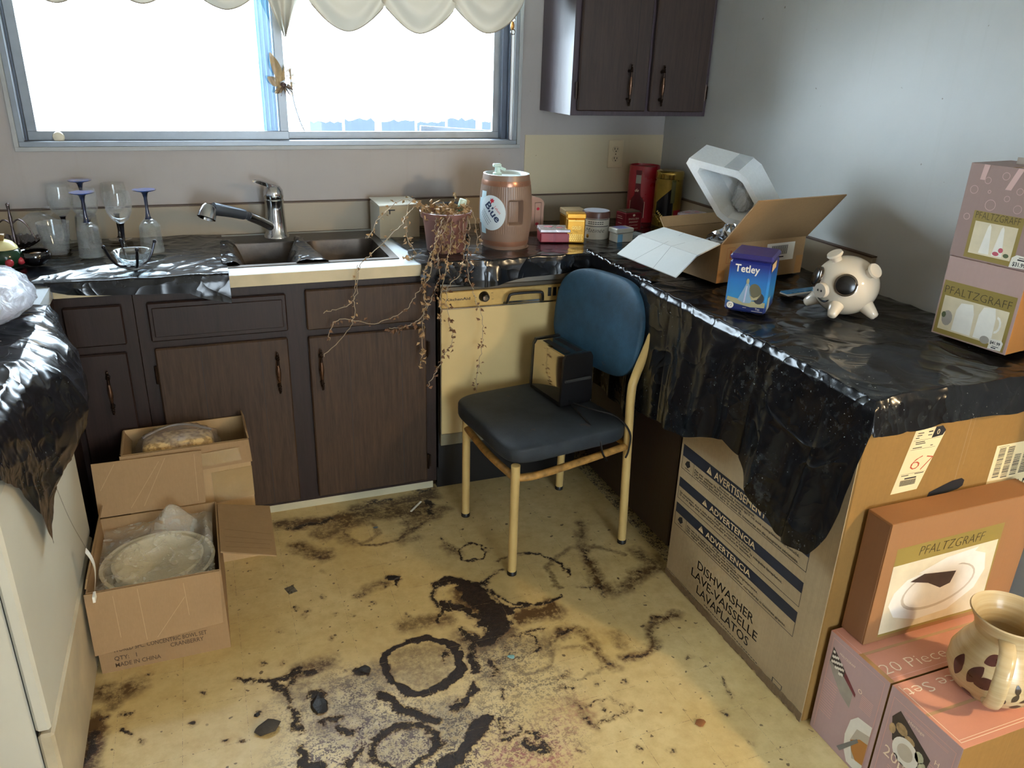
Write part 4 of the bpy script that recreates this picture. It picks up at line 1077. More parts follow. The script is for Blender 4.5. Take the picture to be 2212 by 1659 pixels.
cloth('plastic_sheet', pre(220, 240, stove_sheet), 220, 240, plastic_sheet('silvery_black_liner', .9, (.006, .007, .010)), 'shiny black plastic sheet bulging over the stove front')
# clear bag lying on the stove
CLR = film('cloudy_clear_film', '#b9bcc8', .35, .18, 22, .7)
def bag_pillow(c, r, seed, flat=.5, amp=.22):
    def fn(u, v):
        th = math.pi*v; ph = 2*math.pi*u
        n = 1+amp*(float(fbm(6*math.cos(ph)*math.sin(th)+9, 6*math.sin(ph)*math.sin(th)+5*th, seed))*2-1)
        x = r[0]*math.sin(th)**.7*math.cos(ph)*n; y = r[1]*math.sin(th)**.7*math.sin(ph)*n
        z = -r[2]*math.cos(th)*n
        if z < 0: z *= flat
        return (c[0]+x, c[1]+y, c[2]+z)
    return MB().grid(fn, 56, 32)
tag(bag_pillow((-2.50, -.985, .975), (.15, .23, .075), 5, .5, .07).build('clear_plastic_bag', CLR, sharp=180), 'cloudy clear plastic bag lying on the covered stove', 'plastic bag')
# paper tag dangling from a thread
tg = thing('paper_tag', 'white paper tag dangling on clear thread at stove front', 'tag', (-2.30, -1.26, .28))
MB().tube(smooth_path([(-.02, -.09, .40), (-.01, -.05, .25), (.0, .01, .125)], 6), .0009, 5).build('thread', glassy('clear_thread', (.8, .8, .8)), tg)
def tagf(u, v):
    return (.012*math.sin(v*3.0), .012*(u-.5)*2+.012*math.sin(v*2.4)-.02*v, .125-.125*v+.01*math.sin(v*3))
MB().grid(tagf, 3, 14).build('tag_strip', PAPER, tg)
MB().box(-.002, .004, -.028, -.002, -.014, .002).build('tag_end', PAPER, tg, smooth=False)

# ------------------------------------------------------------------ frames on curved and turned faces
class Cyl:
    """frame wrapped round an upright body of radius R(z); u runs counter clockwise from angle th0"""
    def __init__(s, R, th0, z0=0, c=(0, 0)): s.R = R; s.th = th0; s.z0 = z0; s.c = c
    def p(s, u, v, d=0):
        z = s.z0+v; r = s.R(z); a = s.th + u/r
        return (s.c[0]+(r+d)*math.cos(a), s.c[1]+(r+d)*math.sin(a), z)
class Turn:
    def __init__(s, fr, u0, v0, ang): s.f = fr; s.u0 = u0; s.v0 = v0; s.c = math.cos(ang); s.s = math.sin(ang)
    def p(s, u, v, d=0): return s.f.p(s.u0+u*s.c-v*s.s, s.v0+u*s.s+v*s.c, d)
def disc(parent, name, fr, cu, cv, ru, rv, mat, lift=.0005, rings=6, seg=36, rot=0):
    m = MB()
    def fn(u, v):
        a = 2*math.pi*u; x = ru*v*math.cos(a); y = rv*v*math.sin(a)
        return fr.p(cu+x*math.cos(rot)-y*math.sin(rot), cv+x*math.sin(rot)+y*math.cos(rot), lift)
    return m.grid(fn, seg, rings).build(name, mat, parent, sharp=180)
def sheetpatch(parent, name, fr, u0, u1, v0, v1, mat, lift=.0004, n=12):
    return MB().grid(lambda a, b: fr.p(u0+(u1-u0)*a, v0+(v1-v0)*b, lift), n, n).build(name, mat, parent, sharp=180)
def superbox(c, r, e=.35, seg=48, rings=28, warp=None):
    def sg(x, p): return math.copysign(abs(x)**p, x)
    def fn(u, v):
        th = -math.pi/2+math.pi*v; ph = 2*math.pi*u
        x = r[0]*sg(math.cos(th), e)*sg(math.cos(ph), e); y = r[1]*sg(math.cos(th), e)*sg(math.sin(ph), e); z = r[2]*sg(math.sin(th), e)
        if warp: x, y, z = warp(x, y, z)
        return (c[0]+x, c[1]+y, c[2]+z)
    return MB().grid(fn, seg, rings)

# ------------------------------------------------------------------ chair and toaster
CH = (-.926, -.942, 0); CHR = math.radians(-171.496)
chair = thing('chair', 'blue padded chair with cream metal legs before the dishwasher', 'chair', CH, CHR)
TUBE = M('cream_chair_paint', '#c2a466', .4, var=.1, scale=8)
RUST = M('rusty_chair_paint', '#a0763a', .5, var=.45, scale=40)
def vinyl(name, a, b):
    t = NT(name); v = t.coord()
    f = t.noise(v, 9, 6, .65); g = t.noise(v, 260, 3)
    c = t.ramp(f, [(.35, a), (.75, b)])
    d = t.ramp(t.noise(v, 7, 5, .7), [(.66, 0.0), (.72, 1.0)])
    c = t.mix(t.math('MULTIPLY', d, .55), c, '#5d432c')
    t.link(c, t.b.inputs['Base Color']); t.b.inputs['Roughness'].default_value = .62
    t.b.inputs['Specular IOR Level'].default_value = .4
    t.bump(g, .25, .002); return t.m
SEATM = vinyl('dirty_charcoal_upholstery', '#20252a', '#353b3f'); BACKM = vinyl('worn_blue_upholstery', '#1c3646', '#2c526a')
def seatwarp(x, y, z):
    if z > 0: z += .008*math.sin(9*x)*math.cos(7*y)*.6 - .012*max(0, x-.15)*3
    x *= 1 + .06*(y > 0)*(y/.22); return x, y, z
superbox((.02, -.02, .432), (.222, .232, .036), .32, warp=seatwarp).build('seat', SEATM, chair, sharp=180)
def backwarp(x, y, z):
    x += -.10*z + .55*y*y
    w = 1 - .10*max(0, z/.16)**2 - .10*max(0, -z/.16)**2
    return x + y*(-.11), y*w, z
superbox((-.232, -.03, .742), (.028, .215, .165), .55, 56, 40, warp=backwarp).build('backrest', BACKM, chair, sharp=180)
for a in ((.205, -.192), (.227, .194)):
    lg = MB().tube([(a[0], a[1], .006), (a[0], a[1], .402)], .0145, 14).build('leg', TUBE, chair)
    MB().lathe([(.016, 0), (.016, .012), (.0146, .014)], 14, (a[0], a[1], 0)).build('foot_cap', BLACKM, lg)
for a in ((-.212, -.206), (-.209, .209)):
    pth = smooth_path([(a[0], a[1], .006), (a[0]+.004, a[1]*.93, .40), (a[0]+.004, a[1]*.90, .56), (a[0]-.008, a[1]*.89, .62), (a[0]-.034, a[1]*.98, .73), (a[0]-.046, a[1]*1.04, .80)], 5)
    lg = MB().tube(pth, .0145, 14).build('leg', TUBE, chair)
    MB().lathe([(.016, 0), (.016, .012), (.0146, .014)], 14, (a[0], a[1], 0)).build('foot_cap', BLACKM, lg)
MB().tube(smooth_path([(-.207, .195, .375), (-.02, .2, .362), (.15, .2, .352), (.22, .192, .355)], 5), .0125, 12).build('side_rail', RUST, chair)
MB().tube(smooth_path([(-.207, -.195, .375), (-.02, -.2, .365), (.2, -.192, .36)], 5), .0115, 12).build('side_rail', RUST, chair)
MB().tube(smooth_path([(.205, -.192, .36), (.222, 0, .352), (.227, .194, .356)], 5), .0125, 12).build('front_rail', RUST, chair)
MB().tube([(-.207, -.195, .375), (-.207, .195, .375)], .0115, 12).build('rear_rail', RUST, chair)

def cl(x, y, z):   # chair frame to world
    c, s_ = math.cos(CHR), math.sin(CHR); return (CH[0]+c*x-s_*y, CH[1]+s_*x+c*y, z)
tst = thing('toaster', 'chrome two slot toaster with black ends on the chair', 'toaster', cl(-.108, -.085, .4745), CHR)
MIRR = M('polished_chrome_shell', '#b9b3a6', .06, 1, var=.04)
prof = [(-.06, .012), (.062, .012), (.057, .165), (.048, .18), (-.046, .18), (-.055, .165)]
fT = Fr((0, 0, 0), (1, 0, 0), (0, 0, 1))
MB().prism(prof, fT, -.092, .092).build('shell', MIRR, tst)
ep = [(-.063, .008), (.065, .008), (.059, .168), (.05, .184), (-.048, .184), (-.057, .168)]
for y0 in (-.1035, .0925): MB().prism(ep, fT, -y0-.011, -y0).build('end_cap', BLACKM, tst)
for x0 in (-.034, .012): MB().box(x0, x0+.024, -.07, .07, .1795, .1806).build('slot', PRINTK, tst, smooth=False)
MB().box(-.06, .062, -.10, .10, .0, .0118).build('base', BLACKM, tst, smooth=False)
MB().box(-.05, .055, .104, .112, .088, .098, .002).build('lever', M('dark_grey_lever', '#2c2c2b', .4), tst, smooth=False)
cdp = smooth_path([(.03, .10, .02), (.035, .14, .012), (.04, .21, .0), (.032, .285, -.03), (.02, .298, -.09), (-.0, .30, -.125)], 6)
MB().tube(cdp, .0034, 8).build('cord', BLACKM, tst)
MB().tube(smooth_path([(.02, .115, .012), (-.02, .19, .008), (-.065, .25, .0), (-.085, .30, -.04), (-.083, .305, -.10), (-.075, .302, -.13)], 6), .0034, 8).build('cord', BLACKM, tst)

# ------------------------------------------------------------------ big dishwasher carton
KRAFT = cardboard('kraft_carton', '#a88a62'); KRAFT2 = cardboard('kraft_carton_orange', '#866535')
KRAFTD = cardboard('kraft_carton_brown', '#927552'); KIN = cardboard('kraft_inside', '#8f7452', lines='x')
PALEK = cardboard('pale_dirty_kraft', '#a59272', .2)
dc = thing('dishwasher_carton', 'large kraft dishwasher carton under black plastic at right', 'carton', (-.64, -2.0, 0))
MB().box(.002, .618, .002, .668, .0, .905, .004).build('carton_body', KRAFT2, dc, smooth=False)
MB().box(0, .0018, .004, .666, .002, .90).build('front_panel', PALEK, dc, smooth=False)
fF = Fr((0, .70, 0), (0, -1, 0), (0, 0, 1))     # u = -(world y) - 1.30
def band(z0, z1): patch(dc, 'warning_band', fF, (.045, .615, z0, z1), PRINTN, .0005)
band(.451, .490); band(.345, .377); band(.253, .287)
WHT = M('pale_kraft_lettering', '#cdb68a', .7)
def frame_lines(z0, z1, t=.0016):
    patches(dc, 'warning_frame', fF, [(.045, .045+t, z0, z1), (.615-t, .615, z0, z1), (.045, .615, z0, z0+t)], PRINTK, .0006)
frame_lines(.408, .451); frame_lines(.303, .345); frame_lines(.209, .253)
for z, s_ in ((.4585, 'AVERTISSEMENT'), (.3515, 'ADVERTENCIA'), (.2605, 'ADVERTENCIA')):
    hgt = .024 if z > .45 else .0195
    wd = .235 if z > .45 else .215
    text(dc, s_, fF, .21, z, hgt, WHT, w=wd, bold=.015, lift=.0009)
    patch(dc, 'warning_triangle', fF, [(.172, z), (.198, z), (.185, z+hgt)], WHT, .0009)
    patches(dc, 'triangle_mark', fF, [(.1838, .1862, z+.008, z+.017), (.1838, .1862, z+.0035, z+.006)], PRINTN, .0012)
def small(z, u, s_, w, h=.0076): text(dc, s_, fF, u, z-.0005, h, PRINTK, w=w, lift=.0008, bold=.016)
small(.4415, .24, 'Risque de basculement', .16, .007)
small(.4325, .115, "Ne pas utiliser le lave-vaisselle avant qu'il ne soit complètement installé.", .47)
small(.4235, .115, 'Ne pas appuyer sur la porte ouverte.', .235)
small(.4145, .115, 'Ces actions peuvent être la cause de blessures ou de coupures sérieuses.', .47)
small(.336, .24, 'Peligro: Unidad Muy Pesada', .17, .007)
small(.326, .055, 'Se necesitan dos o más personas para mover e instalar la máquina lavaplatos.', .49)
small(.3165, .055, 'Si no se sigue esta instrucción pueden producirse lesiones.', .36)
small(.245, .25, 'Peligro de vuelco', .11, .007)
small(.2355, .115, 'No use la lavaplatos hasta que esté instalada completamente.', .35)
small(.2265, .115, 'No empuje hacia abajo con la puerta abierta.', .27)
small(.2175, .115, 'No seguir estas instrucciones puede ocasionar cortaduras o lesiones graves.', .47)
patches(dc, 'frame_divider', fF, [(.108, .1092, .408, .451), (.108, .1092, .209, .253)], PRINTK, .0006)
for z in (.42, .222):
    patch(dc, 'tipping_pictogram', fF, [(.062, z+.008), (.078, z+.001), (.09, z+.012), (.084, z+.028), (.07, z+.022)], PRINTK, .0006)
    patches(dc, 'pictogram_base', fF, [(.064, .09, z-.004, z-.002)], PRINTK, .0006)
text(dc, 'DISHWASHER', fF, .193, .135, .030, PRINTK, w=.275, lift=.0008, bold=.01)
text(dc, 'LAVE-VAISSELLE', fF, .168, .094, .030, PRINTK, w=.325, lift=.0008, bold=.01)
text(dc, 'LAVAPLATOS', fF, .205, .053, .030, PRINTK, w=.258, lift=.0008, bold=.01)
patches(dc, 'cut_line', fF, [(.04+.012*k, .0485+.012*k, .030-.0002*k, .0312-.0002*k) for k in range(51)], PRINTK, .0006)
patches(dc, 'small_print', fF, [(.25+.011*k, .258+.011*k, .039-.0003*k, .0415-.0003*k) for k in range(24)], PRINTK, .0006)
patches(dc, 'hand_arrow', fF, [(.575, .578, .022, .045), (.575, .615, .043, .0448), (.612, .6145, .03, .045), (.585, .612, .028, .0298)], PRINTK, .0006)
rag = MB(); xs_ = [.0+.665*k/60 for k in range(61)]
poly = [(x, .026+.004*random.random()) for x in xs_] + [(x, .0005+.010*random.random()**2) for x in xs_[::-1]]
rag.prism(poly, Fr((-.0002, .668, 0), (0, -1, 0), (0, 0, 1)), .0, .0024).build('torn_base_strip', cardboard('dirty_torn_kraft', '#77644c', .35), dc)
fS = Fr((0, .002, 0), (1, 0, 0), (0, 0, 1))
LBL = M('yellowed_label', '#d8c79a', .6, var=.04)
lab = patch(dc, 'shipping_label', fS, [(.118, .655), (.198, .657), (.242, .800), (.225, .818), (.150, .817)], LBL, .0006)
tF = Turn(fS, .118, .655, -math.radians(11.2))
patch(dc, 'label_corner', fS, [(.203, .79), (.236, .793), (.243, .805), (.23, .818), (.21, .8175)], PRINTK, .0009)
text(dc, '0', fS, .216, .797, .014, LBL, lift=.0012)
RED = M('red_marker', '#b04a30', .6)
for dg_, du in (('6', 0), ('7', .034)): text(dc, dg_, Turn(fS, .157+du, .715-du*.2, -.2), 0, 0, .042, RED, w=.027, lift=.0009, shear=.25, bold=-.02, name='handwritten_digit')
patches(dc, 'label_print', fS, [(.158, .176, .806, .808), (.190, .203, .806, .809), (.157, .172, .800, .802), (.19, .202, .798, .800), (.154, .165, .794, .796), (.157, .185, .783, .785), (.158, .188, .7785, .7805), (.152, .18, .769, .771), (.205, .213, .770, .772), (.138, .16, .699, .701), (.178, .206, .700, .702), (.15, .186, .690, .6935)], PRINTK, .0009)
patches(dc, 'label_rule', fS, [(.150, .230, .7885, .7892), (.147, .222, .7655, .7662), (.136, .209, .7035, .7042)], PRINTK, .0009)
patches(dc, 'label_barcode', fS, [(.139+.0016*k+.0002*(k*7 % 3), .1398+.0016*k+.0004*(k % 2), .673, .688) for k in range(30)], PRINTK, .0009)
patch(dc, 'hand_hole', fS, [(.235, .612), (.30, .628), (.335, .632), (.350, .640), (.351, .655), (.340, .662), (.31, .66), (.242, .64)], PRINTK, .0007)
patches(dc, 'fold_crease', fS, [(.3165, .3185, .66, .90), (.331, .332, .70, .90)], KRAFTD, .0004)
lb2 = patch(dc, 'barcode_label', fS, (.432, .612, .56, .734), LBL, .0006)
bars = []
for row, u0 in enumerate((.445, .475, .505, .535)):
    z = .725 if row < 2 else .70
    while z > .642:
        t_ = random.choice((.0012, .0018, .0026)); bars.append((u0, u0+.022, z-t_, z)); z -= t_+random.choice((.0015, .0022))
patches(dc, 'barcode', fS, bars, PRINTK, .0009)
text(dc, '36701AN', fS, .436, .600, .026, PRINTK, w=.15, lift=.0009)
patches(dc, 'label_caption', fS, [(.44, .475, .7285, .7295)], PRINTK, .0009)

# ------------------------------------------------------------------ printed china boxes
ROSE = cardboard('cool_lit_rose_print', '#b59a98', .05, rough=.5); ROSET = cardboard('salmon_box_top', '#c98c74', .05, rough=.5)  # carton front greyed: cool window light put into its rose colour
TERRA = cardboard('terracotta_print', '#936a46', .06, rough=.5); MAUVE = cardboard('mauve_print', '#ad928a', .05, rough=.5); MAUVE2 = cardboard('faded_mauve_print', '#967f78', .05, rough=.5)
ORNG = cardboard('orange_box_side', '#b3763c', .05, rough=.5); OLIVE = M('olive_gold_print', '#8d7a3c', .5, var=.08); INKB = M('dark_brown_ink', '#2b2018', .55)
PIC = M('photo_cream', '#d3c6a6', .5, var=.1, scale=18); PICW = M('photo_white_china', '#e2ded2', .45, var=.05, scale=30); PICG = M('photo_grey', '#9c958a', .5, var=.15, scale=20)
PICD = M('photo_dark', '#3a3230', .5, var=.3, scale=40); PICR = M('photo_rose', '#b4525f', .5); PICGR = M('photo_green', '#4f5a3c', .5)
CRINK = M('cream_ink', '#ecd9c0', .55); PINKL = M('pink_line_ink', '#d9a79a', .55)
def china_box(label, loc, rotz, w, d, h, fm, tm, sm, group=None, name='china_box'):
    b = thing(name, label, 'box', loc, rotz, group)
    MB().box(.0, w, .0006, d, 0, h-.0006, .0015).build('carton_body', sm, b, smooth=False)
    MB().box(.0, w, 0, .0005, .0005, h-.0005).build('front_panel', fm, b, smooth=False)
    MB().box(.0, w, .0005, d, h-.0005, h).build('lid', tm, b, smooth=False)
    MB().box(w*.48, w*.52, .0008, d, h+.0001, h+.0004).build('tape', M('old_clear_tape', '#b5906a', .25), b, smooth=False)
    return b, Fr((0, 0, 0), (1, 0, 0), (0, 0, 1))
def pf_label(b, f, u0, u1, v0, v1, pv, th, w=None, shear=0, tu=None, lv=None):
    patch(b, 'gold_panel', f, (u0, u1, v0, v1), OLIVE, .0003)
    text(b, 'PFALTZGRAFF', f, tu if tu is not None else u0+.006, lv if lv else pv+.006, th, INKB, w=w or (u1-u0-.014), lift=.0009, bold=-.022, shear=shear)
    patch(b, 'photo_panel', f, (u0+.009, u1-.009, v0+.012, pv), PIC, .0005)
RZ = math.radians(-81.7)
# lower right stack
lo_, f = china_box('rose china box with two white pitchers pictured, on black plastic', (-.190, -1.728, .9345), RZ, .195, .158, .203, MAUVE, MAUVE, ORNG, 'china boxes on the counter')
pf_label(lo_, f, .004, .188, .004, .142, .104, .021)
for u0, w_, hgt in ((.05, .05, .078), (.108, .046, .084)):
    patch(lo_, 'pitcher_picture', f, [(u0, .02), (u0+w_, .02), (u0+w_*.95, .02+hgt*.7), (u0+w_*.8, .02+hgt), (u0+w_*.2, .02+hgt*.95), (u0+.03*w_, .02+hgt*.7)], PICW, .0008)
patches(lo_, 'handle_picture', f, [[(.154+.014*math.cos(a), .065+.022*math.sin(a)), (.154+.014*math.cos(a+.5), .065+.022*math.sin(a+.5)), (.154+.009*math.cos(a+.5), .065+.016*math.sin(a+.5)), (.154+.009*math.cos(a), .065+.016*math.sin(a))] for a in np.arange(-1.5, 1.4, .5)], PICW, .0008)
patch(lo_, 'flower_picture', f, ell(.032, .048, .014, .02, 12), PICG, .0008); patch(lo_, 'leaf_picture', f, ell(.022, .055, .006, .008, 8), PICGR, .001)
patch(lo_, 'price_tag', f, [(.150, .004), (.182, .006), (.184, .026), (.178, .032), (.152, .03)], PAPER, .0011)
text(lo_, '$41.99', f, .153, .018, .008, PRINTK, w=.025, lift=.0014, bold=.02)
patches(lo_, 'price_tag_print', f, [(.16, .176, .0125, .014), (.158, .17, .008, .0105)], PRINTK, .0014)
patch(lo_, 'wire_sketch', f, ell(.138, .022, .012, .010, 14), PICG, .0009)
# upper right stack
hi_, f = china_box('mauve china box with salt and pepper pictured, top of stack', (-.186, -1.722, 1.1382), RZ, .205, .165, .226, MAUVE2, MAUVE2, ORNG, 'china boxes on the counter')
pf_label(hi_, f, .036, .158, .004, .118, .094, .018)
for u0 in (.07, .102):
    patch(hi_, 'shaker_picture', f, [(u0, .02), (u0+.026, .02), (u0+.017, .085), (u0+.013, .092), (u0+.009, .085)], PICW, .0008)
patches(hi_, 'rose_picture', f, [ell(.122, .036, .006, .006, 10), ell(.112, .026, .008, .005, 10)], PICR, .0009)
patch(hi_, 'leaf_picture', f, ell(.137, .026, .007, .005, 10), PICGR, .0009)
rings = []
for cu, cv, r in ((.022, .165, .010), (.05, .19, .008), (.07, .135, .013), (.105, .155, .007), (.13, .175, .008), (.165, .165, .014), (.185, .125, .009), (.09, .205, .009), (.02, .10, .008), (.06, .165, .004), (.15, .205, .006), (.185, .195, .008), (.135, .135, .010)):
    for k in range(14):
        a0, a1 = 2*math.pi*k/14, 2*math.pi*(k+1)/14
        rings.append([(cu+r*math.cos(a0), cv+r*math.sin(a0)), (cu+r*math.cos(a1), cv+r*math.sin(a1)), (cu+(r-.0012)*math.cos(a1), cv+(r-.0012)*math.sin(a1)), (cu+(r-.0012)*math.cos(a0), cv+(r-.0012)*math.sin(a0))])
patches(hi_, 'plate_pattern', f, rings, M('pale_mauve_ink', '#c4a19a', .5), .0004)
for q_ in ([(.03, .19), (.042, .19), (.047, .2255), (.033, .2255)], [(.095, .175), (.109, .175), (.128, .2255), (.114, .2255)]): patch(hi_, 'tape_strip', f, q_, M('cloudy_tape', '#c9a9a2', .3), .0006)
patch(hi_, 'price_tag', f, [(.150, .003), (.200, .006), (.2, .032), (.162, .034), (.152, .026)], PAPER, .0011)
text(hi_, '$31.99', f, .157, .008, .010, PRINTK, w=.03, lift=.0014, bold=.02)
patches(hi_, 'price_tag_print', f, [(.168, .184, .0275, .029), (.166, .182, .022, .025)], PRINTK, .0014)
MB().box(.055, .2, .09, .093, .2265, .242).build('lid_flap', cardboard('grey_lid_flap', '#a3968a'), hi_, smooth=False)

# boxes on the floor, front face toward the left
def floor_box(label, y, h=.3):
    return china_box(label, (-.622, y, 0), -math.pi/2, .186, .50, h, ROSE, ROSET, KRAFT2, 'twenty piece china sets on the floor', 'china_set_box')
A_, f = floor_box('pink dinnerware carton with plate and knife pictured, beside the dishwasher carton', -2.012, .303)
patches(A_, 'border_line', f, [(.012, .174, .290, .2912), (.012, .0132, .012, .29), (.1728, .174, .012, .29)], PINKL, .0006)
plaid = []
for i in range(6):
    for j in range(5):
        if (i+j) % 2 == 0: plaid.append((.02+.007*i, .027+.007*i, .225-.0*i+.007*j-.004*i, .232+.007*j-.004*i))
patch(A_, 'cloth_picture', f, [(.016, .22), (.066, .19), (.066, .232), (.018, .268)], PICD, .0005)
patches(A_, 'plaid_print', f, plaid, PICW, .0009)
patch(A_, 'bowl_picture', f, [(.012, .225), (.03, .20), (.066, .165), (.10, .15), (.10, .195), (.066, .215)], PICG, .0007)
patch(A_, 'napkin_picture', f, [(.066, .215), (.108, .19), (.108, .20), (.066, .232)], M('maroon_print', '#6d3038', .5), .0009)
patch(A_, 'plate_picture', f, [(.106, .075), (.112, .125), (.13, .15), (.172, .158), (.172, .03), (.150, .008), (.128, .008), (.112, .035)], PICW, .0007)
patch(A_, 'plate_well', f, [(.124, .075), (.135, .118), (.172, .13), (.172, .05), (.14, .03)], M('photo_shadow_white', '#bdb3a0', .5), .0009)
patch(A_, 'bread_picture', f, [(.125, .075), (.15, .1), (.172, .105), (.172, .04), (.15, .035), (.135, .05)], M('bread_print', '#b27a3d', .5), .0011)
patch(A_, 'knife_picture', f, [(.092, .022), (.103, .018), (.148, .088), (.142, .094)], M('photo_steel', '#7d7f80', .4, .3), .0013)
lines_ = [(.014, .056, .17-.0075*k, .1712-.0075*k) for k in range(14)] + [(.125, .16, .213-.005*k, .2142-.005*k) for k in range(8)]
patches(A_, 'caption_lines', f, lines_, PINKL, .0006)
text(A_, 'O', f, .112, .212, .012, CRINK, lift=.0009); text(A_, 'PFALTZGRAFF', f, .04, .262, .006, CRINK, w=.05, lift=.0009)
fA = Fr((0, 0, .303), (0, 1, 0), (-1, 0, 0))     # on the lid, read from the camera side
text(A_, '20 Piece', fA, .012, -.163, .032, CRINK, w=.19, lift=.0008, bold=-.015)
patches(A_, 'lid_line', fA, [(.008, .48, -.176, -.1748), (.008, .0092, -.176, -.008)], PINKL, .0006)
patch(A_, 'tape_patch', fA, [(.0, -.186), (.012, -.186), (.012, -.09), (.0, -.09)], M('brown_tape', '#a87c4c', .25), .0007)
B_, f = floor_box('pink twenty piece carton nearest the camera under the mug', -2.2035, .303)
patches(B_, 'border_line', f, [(.012, .176, .280, .2812), (.012, .0132, .012, .28), (.1748, .176, .012, .28)], PINKL, .0006)
patch(B_, 'photo_panel', f, [(.02, .232), (.036, .262), (.13, .212), (.118, .118), (.09, .145), (.034, .178)], PICD, .0005)
patches(B_, 'photo_food', f, [ell(.05, .222, .016, .014, 10), ell(.075, .212, .014, .010, 10), ell(.028, .205, .009, .014, 8)], M('photo_tan', '#a58c66', .5, var=.4, scale=60), .0007)
patch(B_, 'plate_picture', f, ell(.072, .175, .034, .036, 24, -.6), PICW, .0009); patch(B_, 'plate_well', f, ell(.072, .175, .02, .022, 20, -.6), M('photo_shadow_white', '#bdb3a0'), .0011)
patches(B_, 'flower_picture', f, [ell(.105, .195, .012, .014, 10), ell(.118, .172, .011, .02, 10), ell(.112, .14, .010, .02, 10)], M('photo_pale_green', '#b7b79a', .5, var=.3, scale=60), .0009)
text(B_, '20pc.', f, .022, .125, .030, CRINK, w=.085, lift=.0009, bold=.0); text(B_, 'H', f, .14, .213, .013, CRINK, lift=.0009); text(B_, 'Heritage', f, .06, .252, .008, CRINK, w=.042, lift=.0009)
patches(B_, 'caption_lines', f, [(.13, .165-.0005*k, .203-.0065*k, .2042-.0065*k) for k in range(18)] + [(.045, .16, .268-.004*k, .269-.004*k) for k in range(2)] + [(.04, .088, .108-.006*k, .1092-.006*k) for k in range(12)], PINKL, .0006)
fB = Fr((0, 0, .303), (0, -1, 0), (1, 0, 0))     # lid lettering upside down to the camera
text(B_, 'Service Set', fB, -.012, .017, .030, CRINK, w=.26, align='R', lift=.0008, bold=-.01)
patches(B_, 'lid_line', fB, [(-.48, -.008, .172, .1735), (-.48, -.008, .166, .1672), (-.0095, -.008, .008, .172)], CRINK, .0006)
# platter box standing on the far carton
P_ = thing('china_box', 'terracotta platter box standing upright on pink carton', 'box', (-.590, -2.080, .3036), 0, None)
PW, PD, PH = .468, .072, .333
MB().box(0, PW, .0006, PD, 0, PH, .0015).build('carton_body', cardboard('terracotta_side', '#986a42', .05), P_, smooth=False)
MB().box(0, PW, 0, .0005, .0005, PH-.0005).build('front_panel', TERRA, P_, smooth=False)
MB().box(-.0012, 0, .004, PD-.004, .002, PH-.006).build('end_flap', cardboard('terracotta_end', '#8a6244', .05), P_, smooth=False)
f = Fr((0, 0, 0), (1, 0, 0), (0, 0, 1))
patch(P_, 'gold_panel', f, [(.04, .012), (.375, .012), (.368, .268), (.034, .262)], OLIVE, .0003)
patch(P_, 'photo_panel', f, [(.040, .020), (.372, .020), (.362, .222), (.034, .214)], PIC, .0006)
text(P_, 'PFALTZGRAFF', f, .105, .230, .027, INKB, w=.205, lift=.0009, bold=-.022, shear=.15)
patch(P_, 'platter_picture', f, [(.05, .10), (.075, .062), (.15, .038), (.25, .044), (.325, .09), (.345, .14), (.33, .19), (.28, .208), (.2, .19), (.09, .165), (.058, .135)], PICW, .0008)
patch(P_, 'platter_well', f, ell(.20, .122, .115, .058, 28, .12), M('photo_shadow_white', '#bdb3a0'), .0010)
patch(P_, 'platter_base', f, ell(.20, .124, .108, .052, 28, .12), PICW, .0012)
patch(P_, 'cloth_picture', f, [(.12, .178), (.2, .205), (.30, .215), (.27, .18), (.18, .165)], PICW, .0013)
patch(P_, 'asparagus_picture', f, [(.10, .158), (.14, .172), (.245, .158), (.235, .125), (.205, .118), (.16, .142)], PICD, .0014)

# mug on the near carton
mug = thing('pottery_mug', 'cream pottery mug with painted brown leaves on carton', 'mug', (-.428, -2.283, .3036), math.radians(-24))
MS = 1.06
mp = [(.0, .004), (.045, .004), (.052, 0), (.058, .004), (.078, .025), (.089, .055), (.088, .085), (.076, .115), (.063, .138), (.058, .155), (.062, .175), (.072, .196), (.076, .203), (.074, .206), (.068, .198), (.056, .172), (.052, .155), (.058, .135), (.07, .11), (.075, .09), (.0, .088)]
POT = NT('cream_glazed_pottery')
vv = POT.coord(); ww = POT.noise(POT.coord(scale=(2, 2, 60)), 1.5, 4)
POT.link(POT.ramp(ww, [(.3, '#b39c70'), (.7, '#c6b48e')]), POT.b.inputs['Base Color']); POT.b.inputs['Roughness'].default_value = .25
POT.bump(ww, .25, .004)
MB().lathe([(r*MS, z) for r, z in mp], 48).build('body', POT.m, mug, sharp=60)
MB().lathe([(0, .0885), (.072, .0885)], 32, cap=False).build('dark_inner_disc', M('dark_mug_interior', '#4b3a22', .2), mug)  # dark brown disc over the inner bottom
LEAFR = M('painted_maroon_leaf', '#4f2a22', .3, var=.25, scale=50); LEAFG = M('painted_dark_twig', '#3a2f22', .3)
def mr(z): 
    zs = [0, .004, .025, .055, .085, .115, .138, .155, .175, .196, .203]; rs = [.052, .058, .078, .089, .088, .076, .063, .058, .062, .072, .076]
    return MS*float(np.interp(z, zs, rs))
cyl = Cyl(mr, 0, 0)
def leafpatch(th, z, L, w, rot, mat):
    fr = Turn(Cyl(mr, th, 0), 0, z, rot)
    def fn(a, b):
        e = 2*a-1; ww_ = w*math.sin(math.pi*min(.98, b*.96+.02))**.8
        return fr.p(b*L, e*ww_, .0007)
    MB().grid(fn, 6, 10).build('painted_leaf', mat, mug, sharp=180)
D = math.radians
leafpatch(D(-150), .06, .05, .013, 1.2, LEAFR); leafpatch(D(-140), .115, .035, .011, .7, LEAFR); leafpatch(D(-142), .065, .045, .014, .5, LEAFR)
